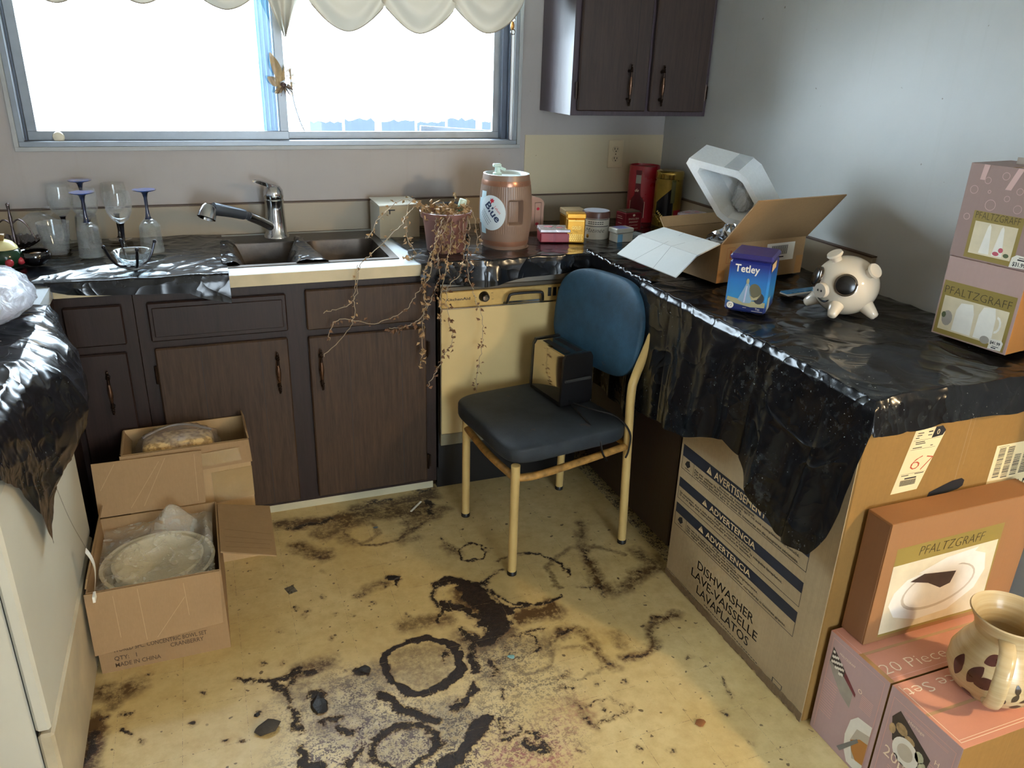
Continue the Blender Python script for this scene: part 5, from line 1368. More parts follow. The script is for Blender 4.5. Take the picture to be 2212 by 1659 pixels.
leafpatch(D(-158), .03, .03, .012, -.6, LEAFR); leafpatch(D(-168), .055, .05, .013, 1.6, LEAFR); leafpatch(D(-130), .02, .03, .014, .1, LEAFR)
for k, (th, z, ro) in enumerate(((-96, .05, 1.2), (-92, .07, 1.7), (-86, .05, .5), (-84, .075, 1.3), (-102, .04, 2.2), (-80, .06, .2), (-94, .03, .2))): leafpatch(D(th), z, .024, .006, ro, LEAFG)
hp = [(-.03, -.05, .172), (-.045, -.085, .17), (-.06, -.112, .15), (-.066, -.122, .115), (-.062, -.116, .075), (-.055, -.1, .045), (-.043, -.075, .035)]
def ribbon(pts, w, t_):
    P = [Vector(p) for p in smooth_path(pts, 6)]; m = MB(); vs = []
    side = Vector((.88, -.47, 0)).normalized()
    for i, p in enumerate(P):
        d = (P[min(i+1, len(P)-1)]-P[max(i-1, 0)]).normalized(); n = d.cross(side).normalized()
        vs.append([(p+side*(w*math.cos(a))+n*(t_*math.sin(a)))[:] for a in np.linspace(0, 2*math.pi, 13)[:-1]])
    fl = [q for r in vs for q in r]; n = 12
    fs = [(i*n+k, i*n+(k+1) % n, (i+1)*n+(k+1) % n, (i+1)*n+k) for i in range(len(vs)-1) for k in range(n)] + [tuple(range(n))[::-1], tuple((len(vs)-1)*n+k for k in range(n))]
    return m.add(fl, fs)
ribbon(hp, .016, .0065).build('handle', POT.m, mug, sharp=60)

# ------------------------------------------------------------------ cardboard boxes by the stove
def panel(name, parent, quad, t, mat):
    """a cardboard panel from four corner points, with thickness t"""
    q = [Vector(p) for p in quad]; n = (q[1]-q[0]).cross(q[3]-q[0]).normalized()*t/2
    vs = [(p+n)[:] for p in q]+[(p-n)[:] for p in q]
    return MB().add(vs, [(0, 1, 2, 3), (7, 6, 5, 4)]+[(i, i+4, (i+1) % 4+4, (i+1) % 4) for i in range(4)]).build(name, mat, parent, smooth=False)
def open_box(b, x0, x1, y0, y1, h, t, mat):
    m = MB()
    m.box(x0, x1, y0, y0+t, 0, h); m.box(x0, x1, y1-t, y1, 0, h); m.box(x0, x0+t, y0+t, y1-t, 0, h); m.box(x1-t, x1, y0+t, y1-t, 0, h); m.box(x0+t, x1-t, y0+t, y1-t, 0, t)
    return m.build('carton_body', mat, b, smooth=False)
fb = thing('cardboard_box', 'open cardboard box of plastic wrapped bowls beside the stove', 'cardboard box', (-2.325, -1.236, 0))
W_, D_, H_ = .327, .372, .262
open_box(fb, 0, W_, 0, D_, H_, .004, KRAFTD)
panel('flap', fb, [(-.004, -.004, H_), (W_-.004, -.004, H_), (W_-.01, -.042, .122), (.002, -.048, .10)], .004, KRAFTD)
panel('flap', fb, [(.0, D_+.002, H_+.002), (W_-.03, D_+.002, H_+.002), (W_-.025, D_+.035, H_+.165), (.0, D_+.035, H_+.165)], .004, KRAFTD)
panel('flap', fb, [(W_+.002, .085, H_), (W_+.002, D_-.02, H_), (W_+.155, D_-.02, H_-.035), (W_+.15, .085, H_-.045)], .004, KIN)
panel('flap', fb, [(-.002, .02, H_), (-.002, D_-.01, H_), (.016, D_-.01, H_+.05), (.006, .02, H_+.03)], .004, KRAFTD)
CREASE = cardboard('pale_crease', '#a88a64', .1); CREASED = cardboard('dark_crease', '#75593a', .1)
def creases(parent, quad, segs, lift=.0026, w=.0016, mat=None):
    q = [Vector(p) for p in quad]; n = (q[1]-q[0]).cross(q[3]-q[0]).normalized()
    P = lambda u, v: (q[0]*(1-u)+q[1]*u)*(1-v)+(q[3]*(1-u)+q[2]*u)*v
    for (u0, v0), (u1, v1) in segs:
        a, b = P(u0, v0), P(u1, v1); sd = (b-a).cross(n).normalized()*w/2
        for sg in (1, -1):
            MB().add([(a+sd+n*lift*sg)[:], (b+sd+n*lift*sg)[:], (b-sd+n*lift*sg)[:], (a-sd+n*lift*sg)[:]], [(0, 1, 2, 3)]).build('crease', mat or CREASE, parent, smooth=False)
creases(fb, [(-.004, -.004, H_), (W_-.004, -.004, H_), (W_-.01, -.042, .122), (.002, -.048, .10)], [((.38, .05), (.4, .95)), ((.72, .1), (.74, .7)), ((.48, .95), (.72, .35)), ((.2, .1), (.21, .8))])
creases(fb, [(.0, D_+.002, H_+.002), (W_-.03, D_+.002, H_+.002), (W_-.025, D_+.035, H_+.165), (.0, D_+.035, H_+.165)], [((.3, .1), (.6, .9)), ((.42, .1), (.66, .95)), ((.05, .5), (.2, .95)), ((.93, .05), (.93, .95))])
creases(fb, [(W_+.002, .085, H_), (W_+.002, D_-.02, H_), (W_+.155, D_-.02, H_-.035), (W_+.15, .085, H_-.045)], [((.3, .1), (.28, .95)), ((.45, .1), (.4, .95)), ((.2, .1), (.2, .9)), ((.1, .1), (.12, .9))], mat=CREASED)
f = Fr((0, 0, 0), (1, 0, 0), (0, 0, 1))
INK2 = M('faded_box_ink', '#4b3723', .7)
text(fb, 'WORLD 5PC. CONCENTRIC BOWL SET', f, .035, .062, .014, INK2, w=.235, lift=.0006, bold=.01)
text(fb, 'CRANBERRY', f, .175, .043, .014, INK2, w=.085, lift=.0006, bold=.01)
text(fb, 'QTY:   1', f, .035, .035, .014, INK2, w=.055, lift=.0006, bold=.01)
text(fb, 'MADE IN CHINA', f, .035, .013, .014, INK2, w=.112, lift=.0006, bold=.01)
CHINA = M('cream_china', '#e2d8b8', .25, var=.03)
for k, (bx_, by_, bz_, r, hh_) in enumerate(((-2.165, -1.055, .008, .148, .20), (-2.165, -1.05, .024, .118, .19))):
    o = MB().lathe([(.0, .004), (.04, 0), (.045, .004), (r*.75, hh_*.35), (r*.98, hh_*.85), (r*1.03, hh_), (r*.96, hh_), (r*.68, hh_*.38), (.035, .012), (0, .012)], 48).build('bowl', CHINA, loc=(bx_, by_, bz_), sharp=60)
    tag(o, ('largest cream china bowl of the nested set in open box', 'smaller cream china bowl nested inside the largest one')[k], 'bowl', 'nested bowls in the open box')
FILM2 = film('cloudy_bag_film', '#dcd8c6', .66, .18, 26, .8)
def bagtop(U, V):
    x = -2.312 + U*.298; y = -1.222 + V*.345
    n = ridged(x*9+y*4, y*8-x*3, 77); k = fbm(x*30, y*30, 12)
    dome = np.sin(np.pi*np.clip(U, .02, .98))**.4*np.sin(np.pi*np.clip(V, .02, .98))**.4
    z = .222 + .04*n*dome + .012*k + .07*np.exp(-(((x+2.12)/.05)**2+((y+.94)/.04)**2)) + .05*np.exp(-(((x+2.03)/.018)**2+((y+1.0)/.09)**2))
    return x, y, z
tag(MB().grid(pre(110, 110, bagtop), 110, 110).build('plastic_bag', FILM2, sharp=180), 'cloudy plastic bag crumpled over bowls in the open box', 'plastic bag')

bb = thing('cardboard_box', 'taped cardboard box with wrapped bundle against the sink cabinet', 'cardboard box', (-2.245, -.815, 0), math.radians(1.5))
W2, D2, H2 = .362, .185, .435
open_box(bb, 0, W2, 0, D2, H2, .004, KRAFT)
panel('flap', bb, [(-.004, -.004, H2), (W2, -.004, H2), (W2+.004, -.010, H2-.075), (-.006, -.012, H2-.085)], .004, KRAFTD)
panel('flap', bb, [(-.002, .01, H2), (-.002, D2-.004, H2), (.02, D2-.004, H2-.04), (.02, .01, H2-.04)], .003, KIN)
panel('flap', bb, [(W2+.001, .004, H2), (W2+.001, D2-.004, H2), (W2-.006, D2-.01, H2+.022), (W2-.004, .02, H2+.018)], .003, KIN)
TAPE = film('shiny_packing_tape', '#a98d62', .25, .12, 12, .3)
panel('tape', bb, [(.03, -.0155, H2-.03), (W2-.03, -.014, H2-.018), (W2-.03, -.0165, H2-.062), (.03, -.0185, H2-.075)], .0008, TAPE)
panel('tape', bb, [(W2-.12, -.0022, H2-.10), (W2+.001, -.0022, H2-.095), (W2+.001, -.0022, H2-.2), (W2-.12, -.0022, H2-.21)], .0008, TAPE)
bun = thing('wrapped_bundle', 'patterned beige bundle in clear plastic inside taped box', 'bundle', (-2.09, -.722, .335))
BAS = NT('beige_woven_pattern'); vv = BAS.coord(scale=(1, 1, 1)); nn = BAS.noise(vv, 60, 2)
BAS.link(BAS.ramp(nn, [(.42, '#9a7c4c'), (.55, '#cfae74')]), BAS.b.inputs['Base Color']); BAS.bump(nn, .5, .004)
superbox((-.0, .0, .045), (.105, .055, .06), .4).build('woven_pouch', BAS.m, bun, sharp=180)
MB().tube([(-.1+.2*k/30, -.0+.045*math.sin(k/30*3.1), .107+.012*math.sin(k/30*3.1)) for k in range(31)], .004, 8).build('zip_seam', M('zip_grey', '#7b7268', .4), bun)
bag_pillow((.0, .005, .06), (.125, .062, .072), 9, .9, .14).build('clear_wrap', film('clear_wrap_film', '#a9a29c', .78, .12, 20, .6), bun, sharp=180)

# ------------------------------------------------------------------ glassware on the left counter
CLEAR = glassy('clear_glass', (.97, .98, .98), .5, .03, .02, .12)
PRESSED = glassy('pressed_glass', (.90, .92, .91), .5, .06, .04, .14)
BLUES = M('cobalt_glass_stem', '#18233f', .1, var=.1, coat=.6); BLUEF = M('cobalt_glass_foot', '#2f4a80', .08, var=.1, coat=.8)
BLKS = M('black_glass_stem', '#12141c', .1, coat=.6)
ZC = .932
def goblet(label, x, y, stem, s=1.0):
    t_ = thing('wine_glass', label, 'wine glass', (x, y, ZC), 0, 'upright wine glasses')
    MB().lathe([(r*s, z*s) for r, z in ((.0, .088), (.012, .09), (.027, .103), (.038, .125), (.0415, .15), (.040, .17), (.037, .19), (.0355, .19), (.0385, .17), (.04, .15), (.0365, .126), (.026, .106), (.0, .095))], 40).build('bowl', CLEAR, t_, sharp=80)
    MB().lathe([(r*s, z*s) for r, z in ((.011, .088), (.0085, .083), (.006, .05), (.005, .03), (.007, .012), (.012, .006))], 20).build('stem', stem, t_, sharp=80)
    MB().lathe([(r*s, z*s) for r, z in ((.0, 0), (.036, 0), (.037, .0015), (.02, .004), (.008, .008), (0, .009))], 36).build('foot', CLEAR, t_, sharp=60)
    return t_
def upturned(label, x, y, stem, foot, s=1.0):
    t_ = thing('wine_glass', label, 'wine glass', (x, y, ZC), .3, 'upturned blue stemmed glasses')
    MB().lathe([(r*s, z*s) for r, z in ((.038, .0), (.036, .03), (.034, .07), (.033, .085), (.022, .1), (.011, .108), (.0, .109), (.0, .106), (.02, .097), (.031, .083), (.032, .07), (.034, .03), (.036, 0))], 10).build('bowl', PRESSED, t_, sharp=20)
    MB().lathe([(r*s, z*s) for r, z in ((.011, .107), (.008, .115), (.005, .14), (.0055, .175), (.009, .190), (.014, .195))], 20).build('stem', stem, t_, sharp=80)
    MB().lathe([(r*s, z*s) for r, z in ((.0, .192), (.012, .194), (.035, .200), (.036, .202), (.0, .2025))], 36).build('foot', foot, t_, sharp=60)
    return t_
goblet('clear goblet on black stem between upturned glasses', -2.195, -.275, BLKS)
goblet('clear goblet standing behind the front upturned glass', -2.302, -.20, BLKS)
goblet('clear goblet rim nearest the backsplash beside blue foot', -2.22, -.10, BLKS, 1.02)
goblet('faint clear goblet furthest left by the backsplash', -2.385, -.11, BLKS, 1.0)
upturned('upturned pressed glass standing in front of the other stemware', -2.287, -.345, BLUES, BLUEF)
upturned('upturned blue stemmed glass nearest the sink', -2.108, -.32, BLUES, BLUEF)
upturned('upturned blue footed glass at the back of the group', -2.315, -.12, BLUES, BLUEF, 1.03)
tb = thing('plastic_tumbler', 'cloudy clear tumbler beside the upturned glass', 'tumbler', (-2.392, -.285, ZC))
MB().lathe([(.0, .012), (.026, .010), (.03, .0), (.034, .004), (.044, .06), (.048, .098), (.049, .101), (.047, .101), (.043, .06), (.032, .016), (.0, .016)], 40).build('cup', glassy('cloudy_tumbler', (.9, .92, .92), .5, .08, .04, .16), tb, sharp=60)
rb = thing('glass_jug', 'round clear glass jug behind the tumbler', 'jug', (-2.452, -.165, ZC))
MB().lathe([(.0, .004), (.04, 0), (.062, .025), (.07, .055), (.06, .085), (.03, .105), (.028, .108), (.056, .086), (.066, .055), (.058, .027), (.0, .008)], 36).build('body', CLEAR, rb, sharp=80)
MB().tube([(.03+.018*math.cos(a), -.0, .115+.014*math.sin(a)) for a in np.linspace(-1.6, 4.2, 14)], .003, 8).build('ring_handle', CLEAR, rb)
# silver dish with centre handle
sd = thing('silver_dish', 'tarnished silver dish with tall centre handle at left', 'serving dish', (-2.515, -.235, ZC))
SILV = M('tarnished_silver', '#6a6264', .25, .95, var=.3, scale=40)
def dish(u, v):
    a = 2*math.pi*u; r = .012+.068*v; z = .012+.03*v**2+.003*math.sin(26*a)*v
    return (r*(1+.03*math.sin(26*a)*v)*math.cos(a), r*(1+.03*math.sin(26*a)*v)*math.sin(a), z)
MB().grid(dish, 156, 10).build('dish', SILV, sd, sharp=80)
MB().lathe([(.0, 0), (.035, 0), (.03, .006), (.014, .014)], 30).build('foot', SILV, sd)
MB().lathe([(.010, .014), (.006, .03), (.0042, .08), (.006, .11), (.0035, .13), (.0055, .148), (.006, .154), (0, .158)], 16).build('centre_handle', SILV, sd, sharp=80)
for s_ in (-1, 1):
    MB().tube(smooth_path([(0, 0, .09), (s_*.02, .0, .104), (s_*.04, 0, .088), (s_*.052, 0, .06), (s_*.06, 0, .04)], 5), .0026, 8).build('wire_loop', SILV, sd)
# painted pot figurine
fg = thing('painted_pot', 'small green pot with cream lid and red dots', 'pot', (-2.505, -.455, ZC+.004))
MB().lathe([(0, 0), (.028, 0), (.044, .018), (.047, .032), (.042, .05), (.036, .055), (0, .056)], 28).build('pot_body', M('dark_green_glaze', '#1f3a2a', .15), fg, sharp=80)
MB().lathe([(.038, .0555), (.036, .062), (.026, .075), (.012, .082), (0, .083)], 28).build('lid', M('cream_glaze', '#d6cf9d', .25), fg, sharp=80)
for a in (-2.2, -1.2, -.35, .6): MB().ellipsoid((.044*math.cos(a), .044*math.sin(a), .02), (.012, .012, .012), 14, 10).build('red_dot', M('red_glaze', '#a8323f', .25), fg)
MB().hull([(-.02, -.01, .07), (0.005, -.01, .075), (.012, -.02, .098), (-.005, -.022, .104), (-.016, .01, .074), (.004, .008, .078), (.01, -.0, .1)]).build('handle_bar', M('gold_brown', '#7b6238', .4), fg)
db = thing('dark_bowl', 'small glossy black glass bowl beside the green pot', 'bowl', (-2.43, -.44, ZC+.002))
MB().lathe([(0, 0), (.02, 0), (.026, .004), (.044, .02), (.046, .036), (.040, .044), (.037, .042), (.042, .034), (.040, .022), (.02, .008), (0, .008)], 36).build('bowl', M('black_glass', '#0b0c10', .06, coat=.8), db, sharp=70)
MB().ellipsoid((.004, -.004, .026), (.026, .02, .014), 16, 10).build('wax', M('amber_wax', '#6d4a1d', .35), db)
# glass bowl on curled metal stand
bs = thing('glass_bowl', 'clear glass bowl on dark curled metal stand', 'bowl', (-2.155, -.532, ZC+.004))
MB().lathe([(0, .006), (.024, .004), (.042, .018), (.056, .044), (.057, .047), (.054, .047), (.04, .022), (.022, .01), (0, .011)], 40).build('bowl', glassy('clear_bowl_glass', (.9, .94, .95), .5, .03, .06, .05), bs, sharp=80)
STAND = M('dark_pewter', '#24252b', .3, .8)
for a in (.5, 2.0, 3.4, 5.0):
    c, s_ = math.cos(a), math.sin(a)
    lg = MB().tube(smooth_path([(.012*c, .012*s_, .002), (.04*c, .04*s_, .006), (.06*c, .06*s_, .03), (.073*c, .073*s_, .062)], 6), .0042, 8).build('stand_leg', STAND, bs)
    MB().ellipsoid((.075*c, .075*s_, .066), (.0062, .0062, .0062), 12, 8).build('ball_tip', STAND, lg)
MB().tube([(.014*math.cos(a), .014*math.sin(a), .003) for a in np.linspace(0, 6.283, 20)], .003, 6).build('stand_ring', STAND, bs)

# ------------------------------------------------------------------ white carton, plant, keg and tins on the back counter
wbx = thing('white_box', 'plain white carton behind the dead plant', 'box', (-1.325, -.225, .916), math.radians(2))
WC = cardboard('white_carton', '#b9b6aa', .06); WCT = cardboard('white_carton_front', '#a89a7f', .06)
MB().box(0, .155, .0006, .15, 0, .122, .002).build('carton_body', WC, wbx, smooth=False)
MB().box(.001, .154, 0, .0005, .001, .121).build('front_panel', WCT, wbx, smooth=False)
panel('lid', wbx, [(-.002, -.004, .124), (.157, -.004, .126), (.157, .152, .129), (-.002, .152, .131)], .003, WC)
patches(wbx, 'label_smudge', Fr((0, 0, 0), (1, 0, 0), (0, 0, 1)), [(.035, .06, .104, .109), (.037, .042, .092, .104)], PRINTK, .0005)

pl = thing('potted_plant', 'dead trailing plant in a terracotta coloured pot', 'plant', (-1.138, -.462, .918))
POTM = M('terracotta_plastic_pot', '#7a544c', .5, var=.08)
MB().lathe([(0, 0), (.064, 0), (.067, .004), (.080, .118), (.088, .12), (.092, .14), (.088, .141), (.083, .124), (.078, .118), (0, .112)], 40).build('pot', POTM, pl, sharp=50)
MB().lathe([(0, .122), (.04, .126), (.0795, .118)], 30, cap=False).build('soil', M('dry_soil', '#43321f', .95, var=.4, scale=60, bump=.8), pl)
DRY = M('dry_vine_stem', '#9a8a72', .8, var=.2, scale=30); LEAF = M('dry_leaf', '#977a55', .8, var=.4, scale=50); LEAFB = M('dry_leaf_brown', '#6a4c34', .8, var=.35, scale=50)
PLW = Vector((-1.138, -.462, .918))
def leaves(m, pts, n, size, spread):
    size *= 1.15
    for _ in range(n):
        p = Vector(random.choice(pts)) + Vector((random.uniform(-1, 1), random.uniform(-1, 1), random.uniform(-1, 1)))*spread
        L = size*random.uniform(.6, 1.3); d = Vector((random.uniform(-1, 1), random.uniform(-1, .4), random.uniform(-1.2, .6))).normalized()
        s_ = d.cross(Vector((random.uniform(-1, 1), random.uniform(-1, 1), random.uniform(-1, 1)))).normalized()*L*.33; nrm = d.cross(s_).normalized()*L*.2
        m.add([p[:], (p+d*L*.45+s_+nrm)[:], (p+d*L)[:], (p+d*L*.45-s_+nrm)[:]], [(0, 1, 2), (0, 2, 3)])
def vine(path, n, size=.014, mat=LEAF, r=.0013, spread=.008):
    P = smooth_path(path, 7)
    P = [(p[0]+.004*random.uniform(-1, 1)-PLW.x, p[1]+.004*random.uniform(-1, 1)-PLW.y, p[2]+.003*random.uniform(-1, 1)-PLW.z) for p in P]
    v = MB().tube(P, r, 5).build('vine', DRY, pl)
    if n:
        m = MB(); leaves(m, P, n, size, spread); o = m.build('dry_leaves', mat, v, smooth=False); o['kind'] = 'stuff'
Yh = -.672
def hang(pre_, pts, *a, **k): vine(list(pre_)+[(x, Yh+.006*math.sin(9*i), z) for i, (x, z) in enumerate(pts)], *a, **k)
hang([(-1.2, -.47, 1.06), (-1.25, -.5, 1.085), (-1.30, -.56, 1.07)], [(-1.357, 1.045), (-1.442, .971), (-1.484, .939), (-1.496, .891), (-1.512, .838), (-1.511, .767), (-1.544, .706), (-1.619, .635)], 26, .011, spread=.006)
hang([(-1.16, -.54, 1.055), (-1.2, -.6, 1.03), (-1.24, -.655, .95)], [(-1.259, .875), (-1.291, .838), (-1.329, .784), (-1.38, .749), (-1.459, .735), (-1.549, .757), (-1.59, .734), (-1.598, .686)], 40, .013, mat=LEAFB)
hang([], [(-1.493, .936), (-1.504, .829), (-1.55, .798), (-1.612, .784)], 4, .008)
hang([(-1.17, -.55, 1.05), (-1.21, -.62, 1.0)], [(-1.258, .938), (-1.275, .861), (-1.274, .78), (-1.283, .715), (-1.283, .631), (-1.29, .572)], 90, .016)
hang([(-1.10, -.55, 1.05), (-1.12, -.62, .99)], [(-1.138, .939), (-1.154, .877), (-1.199, .831), (-1.186, .723), (-1.178, .655), (-1.199, .602), (-1.237, .54), (-1.264, .487)], 70, .014, mat=LEAFB)
hang([(-1.08, -.54, 1.05), (-1.1, -.62, .99)], [(-1.124, .931), (-1.112, .85), (-1.086, .765), (-1.062, .696), (-1.066, .627), (-1.079, .54), (-1.088, .447)], 60, .013, mat=LEAFB)
hang([(-1.15, -.55, 1.055), (-1.2, -.63, 1.0)], [(-1.226, .937), (-1.222, .873), (-1.251, .811), (-1.293, .732), (-1.352, .713), (-1.397, .712)], 70, .016, mat=LEAFB)
hang([(-1.14, -.55, 1.05), (-1.17, -.63, .99)], [(-1.194, .935), (-1.211, .84), (-1.222, .776), (-1.211, .709)], 60, .015)
vine([(-1.11, -.48, 1.06), (-1.061, -.49, 1.075), (-1.035, -.51, .99), (-1.045, -.53, .925)], 30, .014)
vine([(-1.2, -.47, 1.06), (-1.26, -.48, 1.105), (-1.29, -.5, 1.04), (-1.287, -.52, .967), (-1.267, -.55, .928), (-1.305, -.57, .925)], 45, .014)
vine([(-1.2, -.46, 1.06), (-1.28, -.45, 1.10), (-1.37, -.50, 1.06), (-1.43, -.53, .99)], 30, .013)
vine([(-1.12, -.46, 1.05), (-1.10, -.45, 1.09), (-1.105, -.46, 1.12)], 16, .016)
for k in range(5):
    x = -1.20+.028*k; vine([(x+.01, -.52, 1.06), (x, -.553, 1.03), (x+.01*math.sin(k), -.548, .98), (x-.005, -.55, .935)], 22 if k < 3 else 3, .016)
m = MB(); cloud = [(-1.138+.075*math.cos(a)*q-PLW.x, -.462+.075*math.sin(a)*q-PLW.y, 1.055+.02*random.random()-PLW.z) for a in np.linspace(0, 6.2, 24) for q in (.3, .7, 1.0)]
leaves(m, cloud, 180, .02, .012); o = m.build('dry_leaves', LEAF, pl, smooth=False); o['kind'] = 'stuff'
gb = thing('glue_bottle', 'small green bottle with white cap stuck in plant pot', 'bottle', (-1.095, -.475, 1.042)); gb.rotation_euler = (0, .32, 0)
MB().lathe([(0, 0), (.011, 0), (.0125, .004), (.012, .03), (.010, .034)], 20).build('bottle_body', M('green_plastic', '#2f7d52', .3), gb)
MB().lathe([(.0135, .0345), (.0135, .058), (.011, .06), (0, .06)], 20).build('bottle_cap', M('pale_green_cap', '#c5d8c6', .35), gb)
bt = tag(MB().box(-.065, .065, -.004, .004, 0, .135, .004).build('black_tray', M('navy_black_plastic', '#10141c', .3), loc=(-1.055, -.27, .918)), 'black plastic tray leaning behind the plant pot', 'tray')
bt.rotation_euler = (-.18, 0, 0)

# keg
keg = thing('keg_jug', 'copper brown plastic barrel jug with blue label and tap', 'keg', (-.902, -.435, .918))
KEGM = M('copper_brown_plastic', '#7b6455', .38, var=.05); HOOP = M('copper_hoop', '#8f6650', .3, .5)
KH = .262
def kr(z): return .083 + .0135*math.sin(math.pi*min(max(z/KH, 0), 1))
VD = math.atan2(-3.157+.435, -1.933+.902)
TH_H = VD+D(24); TH_L = VD-D(33)
def kegf(u, v):
    a = 2*math.pi*u; z = KH*v; r = kr(z)
    if .06 < z < .235: r += .0007*math.cos(72*a)
    da = (a-TH_H+math.pi) % (2*math.pi)-math.pi
    w = np.clip((.30-abs(da))/.03, 0, 1)*np.clip((.043-abs(z-.135))/.006, 0, 1)
    r -= .022*float(w)
    return (r*math.cos(a), r*math.sin(a), z)
MB().grid(kegf, 240, 90).build('barrel', KEGM, keg, sharp=60)
MB().lathe([(0, KH-.012), (.07, KH-.012), (.074, KH-.003), (.078, KH+.001), (.0835, KH)], 48, cap=False).build('lid', M('pale_grey_lid', '#aab0aa', .35), keg, sharp=60)
for z in (.225, .012): MB().lathe([(kr(z)+.0006, z), (kr(z+.01)+.0016, z+.010), (kr(z+.018)+.0006, z+.018)], 60, cap=False).build('hoop', HOOP, keg)
MB().lathe([(0, 0), (.09, 0), (.0835, .0005)], 48, (0, 0, .0002), cap=False).build('bottom', KEGM, keg)
LABW = M('pale_blue_label', '#c9d6dc', .35, var=.04); NAVY = M('navy_print', '#1b2f57', .4); REDI = M('red_print', '#b5283a', .4)
cf = Cyl(kr, TH_L, 0)
sheetpatch(keg, 'label_banner', cf, -.052, -.024, .055, .205, M('ice_blue_print', '#b4cdd6', .35), .0008, 14)
sheetpatch(keg, 'label_banner', cf, -.066, -.01, .09, .18, M('ice_blue_print', '#b4cdd6', .35), .0008, 14)
disc(keg, 'round_label', cf, 0, .132, .057, .062, LABW, .0012)
tf = Turn(cf, -.026, .158, -D(50))
text(keg, 'Blue', tf, 0, 0, .026, NAVY, w=.078, lift=.0018, bold=.025)
text(keg, 'Labatt', Turn(cf, .014, .154, -D(50)), 0, 0, .009, REDI, w=.032, lift=.0018)
tf2 = Turn(cf, .004, .174, -D(20))
star = [(.0, .012), (.003, .006), (.009, .008), (.006, .002), (.010, -.001), (.003, -.003), (.001, -.010), (-.001, -.010), (-.003, -.003), (-.010, -.001), (-.006, .002), (-.009, .008), (-.003, .006)]
patch(keg, 'maple_leaf', tf2, star, REDI, .0018)
for k in range(3): patches(keg, 'label_script', Turn(cf, -.034-.006*k, .142-.006*k, -D(50)), [(.008*j, .008*j+.0065, 0, .0018) for j in range(7)], NAVY, .0018)
tp = MB(); tp.lathe([(.016, KH-.012), (.016, KH+.002), (.010, KH+.004), (.009, KH+.022)], 20, (-.035, .0, 0)); tp.box(-.052, -.022, -.008, .008, KH+.022, KH+.034, .003)
tp.tube([(-.026, 0, KH+.02), (-.006, -.004, KH+.012)], .005, 8)
tp.build('spout', M('mint_white_plastic', '#b9cfc6', .35), keg)

# tins
def tin_box(name, label, x, y, w, d, h, rot, body, lid=None, lh=.01, group='tins on the back counter', over=.0015):
    t_ = thing(name, label, 'tin', (x, y, .920), rot, group)
    MB().box(-w/2, w/2, -d/2, d/2, 0, h-(lh if lid else 0), .004).build('tin_body', body, t_, smooth=False)
    if lid: MB().box(-w/2-over, w/2+over, -d/2-over, d/2+over, h-lh+.0003, h, .003).build('tin_lid', lid, t_, smooth=False)
    return t_, Fr((-w/2, -d/2, 0), (1, 0, 0), (0, 0, 1))
GOLD = M('gold_tin', '#c8912f', .3, .6, var=.15, scale=30); GOLDL = M('pale_gold_ink', '#f0cf7a', .3, .3); REDT = M('dark_red_tin', '#7d1a28', .3, .2, var=.1)
t_, f = tin_box('flat_tin', 'flat red tin with silver lid beside the keg', -.693, -.41, .115, .085, .052, -.25, REDT, M('silver_rose_lid', '#b7b2b4', .25, .5, var=.25, scale=30), .014)
patches(t_, 'panel_print', f, [(.008, .05, .004, .034), (.06, .107, .004, .034)], M('crimson_print', '#96202c', .35), .0005)
patches(t_, 'lid_flowers', Fr((0, 0, .052), (1, 0, 0), (0, 1, 0)), [ell(-.02, .01, .018, .014, 10), ell(.02, -.01, .014, .012, 10)], M('rose_print', '#b5606a', .35), .0005)
t_, f = tin_box('gold_tin', 'small upright gold tin in front of the white can', -.622, -.452, .07, .04, .112, -.3, GOLD, GOLD, .02)
text(t_, 'GOLD', f, .018, .052, .013, GOLDL, w=.036, lift=.0006, bold=.02)
patches(t_, 'relief_print', f, [(.006+.008*i+.002*(j % 2), .011+.008*i+.002*(j % 2), .008+.007*j, .012+.007*j) for i in range(7) for j in range(4)], GOLDL, .0006)
patches(t_, 'band_print', f, [(.004, .066, .083, .086)], GOLDL, .0006)
t_, f = tin_box('square_tin', 'orange square tin with cream lid behind gold tin', -.535, -.24, .085, .075, .088, -.1, M('amber_tin', '#a5701f', .35, .4), M('cream_tin_lid', '#c9b089', .4), .022)
t_ = thing('tobacco_can', 'round white can with brown lid and script lettering', 'can', (-.502, -.385, .920), 0, 'tins on the back counter')
WCAN = M('cream_white_tin', '#cfcabb', .3, .2)
MB().lathe([(0, 0), (.052, 0), (.053, .003), (.053, .088), (.0, .088)], 48).build('can_body', WCAN, t_)
MB().lathe([(.0545, .0805), (.0548, .102), (.053, .105), (.0, .1055)], 48).build('can_lid', M('brown_white_lid', '#5a3a33', .35), t_)
MB().lathe([(0, .1058), (.05, .1058)], 48, cap=False).build('lid_top', M('pale_lid_top', '#b8bcc8', .3), t_)
vd = math.atan2(-3.157+.385, -1.933+.502); cf = Cyl(lambda z: .053, vd, 0)
for z in (.076, .050): sheetpatch(t_, 'stripe', cf, -.06, .06, z, z+.0025, PRINTK, .0005, 16)
text(t_, 'Matinée', cf, -.042, .028, .017, PRINTK, w=.08, lift=.0007, shear=.4, bold=-.01)
for z in (.066, .059): patches(t_, 'fine_print', cf, [(-.03+.009*k, -.023+.009*k, z, z+.003) for k in range(7)], PRINTK, .0007)
patches(t_, 'crest_print', cf, [ell(-.03, .012, .006, .008, 10)], GOLD, .0007)
t_, f = tin_box('tea_tin', 'crimson square tea tin with cream lettering', -.30, -.285, .082, .07, .082, .12, REDT, M('worn_steel_lid', '#7f7a66', .35, .6), .006, over=-.006)
